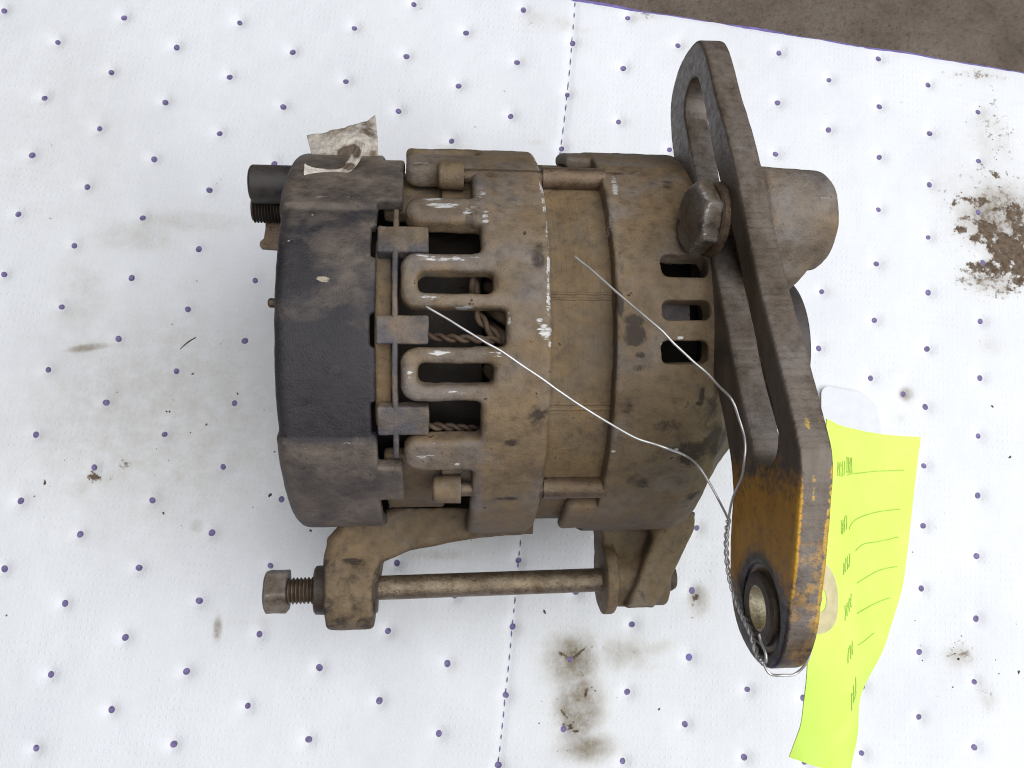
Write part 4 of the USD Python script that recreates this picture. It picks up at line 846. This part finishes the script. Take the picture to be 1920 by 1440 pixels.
def ribbon_on_tag(pts_px, width, lift=.12):
    """printed stroke lying on the tag"""
    uw = np.array([tag_uw(*p) for p in pts_px]); t = np.linspace(0, 1, len(uw)); tt = np.linspace(0, 1, 18)
    U = PchipInterpolator(t, uw[:, 0])(tt); W = PchipInterpolator(t, uw[:, 1])(tt); P = tag_pt(U, W)
    e = 1e-3; nr = np.cross(tag_pt(np.clip(U + e, 0, 1), W) - tag_pt(np.clip(U - e, 0, 1), W), tag_pt(U, np.clip(W + e, 0, 1)) - tag_pt(U, np.clip(W - e, 0, 1)))
    nr /= np.linalg.norm(nr, axis=1)[:, None] + 1e-12; nr *= np.where(nr[:, 2] < 0, -1, 1)[:, None]
    T = np.gradient(P, axis=0); s = np.cross(nr, T); s /= np.linalg.norm(s, axis=1)[:, None] + 1e-12
    a, b = P + s * width / 2 + nr * lift, P - s * width / 2 + nr * lift
    v = np.vstack([a, b]); n = len(P); return v, np.array([[i, i + n, i + n + 1, i + 1] for i in range(n - 1)])
for l in ([(1588, 893), (1604, 887), (1640, 884), (1694, 883)], [(1592, 993), (1603, 975), (1632, 964), (1688, 956)], [(1604, 1034), (1622, 1021), (1650, 1014), (1684, 1008)], [(1606, 1094), (1622, 1082), (1650, 1071), (1681, 1062)], [(1607, 1152), (1625, 1138), (1648, 1128), (1668, 1119)], [(1608, 1209), (1622, 1199), (1639, 1187)]):
    obj('printed_line', ribbon_on_tag(l, .32), 'tag_ink', tag)
def strokes(cx, cy, w, h, slant, seed, n=4):
    r = np.random.default_rng(seed); out = []
    for k in range(n):
        x = cx - w / 2 + w * k / (n - 1); y = cy - slant * (x - cx) / w
        out.append(ribbon_on_tag([(x, y - h / 2), (x + r.uniform(-.6, .6), y), (x + r.uniform(-.5, .5), y + h / 2)], .55))
        if k < n - 1: out.append(ribbon_on_tag([(x, y + r.choice([-.45, 0, .45]) * h), (x + w / (n - 1), y - slant / (n - 1) + r.choice([-.45, 0, .4]) * h)], .5))
    return merge(out)
for k, a in enumerate(((1577, 879, 12, 26, 0, 4), (1592, 872, 9, 30, 0, 4), (1582, 985, 10, 26, 9, 4), (1587, 1058, 11, 24, 16, 4), (1590, 1138, 11, 26, 22, 4), (1594, 1222, 8, 26, 16, 3), (1600, 1302, 8, 34, 30, 3))):
    obj('printed_word', strokes(*a[:5], k + 3, a[5]), 'tag_ink', tag)
def ring():
    c = tag_uw(1538, 1125); P0 = tag_pt(*[np.array([q]) for q in c])[0]; e = .01
    du = tag_pt(np.array([c[0] + e]), np.array([c[1]]))[0] - P0; dw = tag_pt(np.array([c[0]]), np.array([c[1] + e]))[0] - P0
    lu, lw = np.linalg.norm(du) / e, np.linalg.norm(dw) / e; n = 40; a = np.arange(n) * 2 * np.pi / n; out = []
    for r in (3.2, 9.4):
        U = c[0] + r * np.cos(a) / lu; W = np.clip(c[1] + r * np.sin(a) / lw, 0, 1); P = tag_pt(U, W); out.append(P + np.array([-.02, 0, .16]))
    v = np.vstack(out); i = np.arange(n); j = (i + 1) % n
    q = np.stack([i, i + n, j + n, j], 1); nz = np.cross(v[q[:, 1]] - v[q[:, 0]], v[q[:, 2]] - v[q[:, 0]])[:, 2].mean()
    return v, q if nz > 0 else q[:, ::-1]
obj('reinforcing_ring', ring(), 'tan_ring_card', tag, smooth=True)
# white card under the tag
cardp = Polygon([(at(px, py, 3)[0], at(px, py, 3)[1]) for px, py in ((1540, 722), (1618, 738), (1640, 760), (1648, 800), (1650, 900), (1540, 900))]).buffer(-4).buffer(4, quad_segs=10)
cm = trimesh.creation.extrude_polygon(cardp, .5, engine='earcut'); cm = cm.subdivide().subdivide()
vv = np.array(cm.vertices); vv[:, 2] += 2.6 + 1.5 * np.clip((vv[:, 0] - vv[:, 0].min()) / np.ptp(vv[:, 0]), 0, 1)**2
cardo = obj('white_card', (vv, cm.faces), 'white_card', smooth=25, label='white rounded card lying on the mat, half under the yellow green tag', category='card')
# tie wire
WR = .36
def kinked(P, amp, seed):
    P = np.asarray(P); t = np.linspace(0, len(P) / 9, len(P)); o = np.zeros(len(P)); e = np.minimum(1, np.minimum(np.arange(len(P)), np.arange(len(P))[::-1]) / 12)[:, None]
    return P + e * amp * np.stack([meshkit.noise(np.stack([t, o + 3 * k, o], 1), seed) - .5 for k in range(3)], 1)
XW = XL - 1.6
w1 = [on(1078, 481, 76.5), on(1130, 525, 80), on(1190, 577, 85), on(1262, 640, 90)] + [atx(1340, 715, 79), atx(1372, 752, 81.5), atx(1391, 800, XW), atx(1398, 845, XW), atx(1393, 885, XW), atx(1377, 930, XW), atx(1366, 975, XW)]
w2 = [on(799, 575, 75), on(850, 605, 77), on(950, 667, 80), on(1050, 735, 82), on(1150, 797, 84), on(1215, 830, 86), on(1255, 843, 88)] + [atx(1283, 853, 76), atx(1308, 873, 78), atx(1330, 905, 81), atx(1352, 945, 83.5), atx(1366, 975, XW - .8)]
tw = [atx(1366, 975, XW - .4), atx(1362, 1005, XW), atx(1364, 1060, XW), atx(1375, 1110, XW), atx(1395, 1160, XW), atx(1412, 1200, XW), atx(1422, 1232, XW - .2), atx(1428, 1240, XW - .2)]
tail = [atx(1436, 1242, XW), atx(1434, 1220, XW - .2), atx(1426, 1200, XW - .3), atx(1424, 1188, XW - .4)]
wrap = [atx(1425, 1236, XW - .3), atx(1434, 1250, XL - .4), atx(1445, 1264, XL + 1.2), atx(1470, 1266, XL + 4.2), atx(1490, 1264, BX0 - .8), atx(1507, 1250, BX0 + 1.2), atx(1522, 1190, BX0 + 2.6), atx(1534, 1140, BX0 + 4.5), atx(1540, 1120, BX0 + 7.0)]
wire = thing('tie_wire', atx(1366, 975, XW), 'thin shiny steel tie wire, twisted at the bracket, two loose ends over the housings', 'wire')
obj('wire_strand', tube(kinked(spline(w1, 160), .5, 3), WR, 9), 'tie_wire_steel', wire, smooth=True)
obj('wire_strand', tube(kinked(spline(w2, 160), .5, 5), WR, 9), 'tie_wire_steel', wire, smooth=True)
obj('twisted_section', twist(tw, WR, .44, 9, 260), 'tie_wire_steel', wire, smooth=True)
obj('bent_tail', tube(spline(tail, 40), WR, 9), 'tie_wire_steel', wire, smooth=True)
obj('wrap_loop', tube(spline(wrap, 90), WR, 9), 'tie_wire_steel', wire, smooth=True)

# ================================================================== small litter on the mat
def crumb(x, y, r, seed):
    q = np.random.default_rng(seed); s = trimesh.creation.icosphere(1, 1.0); vv = s.vertices * (1 + .35 * q.standard_normal((len(s.vertices), 1)))
    vv *= r * np.array([q.uniform(.7, 1.6), q.uniform(.7, 1.3), .6]); a = q.uniform(0, 6); R2 = np.array([[math.cos(a), -math.sin(a)], [math.sin(a), math.cos(a)]]); vv[:, :2] = vv[:, :2] @ R2
    return vv + [x, y, float(mat_z((x, y))) + r * .3], s.faces
cr_ = []
spots = [(506, 929, 5), (537, 594, 3), (1021, 1147, 4), (84, 905, 4), (583, 995, 4), (12, 1154, 3), (1340, 700, 1), (307, 962, 3), (362, 701, 3), (387, 796, 3), (313, 772, 3), (319, 772, 3), (445, 738, 3), (1798, 1236, 3), (1236, 1330, 3), (1860, 762, 4), (1893, 857, 4), (1910, 1260, 4)]
for k, (px, py, s) in enumerate(spots): p = at(px, py, 0); cr_.append(crumb(p[0], p[1], s * .14, k))
for k in range(84):
    c = [(1860, 330, 60, 130), (1800, 1230, 60, 50), (320, 800, 190, 170), (1700, 1080, 110, 200), (1080, 1300, 80, 110), (960, 720, 900, 700), (1860, 520, 60, 50)][k % 7]
    p = at(c[0] + c[2] * rng.standard_normal() * .6, c[1] + c[3] * rng.standard_normal() * .6, 0)
    if -235 < p[0] < 370 and (p[:2] - EDGE[0]) @ en > 3: cr_.append(crumb(p[0], p[1], rng.uniform(.10, .30), 100 + k))
obj('dirt_crumbs', merge(cr_), 'dirt_crumb', label='tiny dark dirt crumbs scattered over the white mat', category='dirt', kind='stuff')
sl = [at(338, 655, 0), at(350, 644, .0), at(360, 637, 0), at(368, 633, 0)]
for p in sl: p[2] = float(mat_z(p[:2])) + .35
obj('metal_sliver', tube(spline(sl, 24), np.r_[np.linspace(.12, .28, 12), np.linspace(.28, .2, 12)], 7), 'dark_steel', smooth=True, label='thin dark metal sliver on the mat left of the alternator', category='sliver')
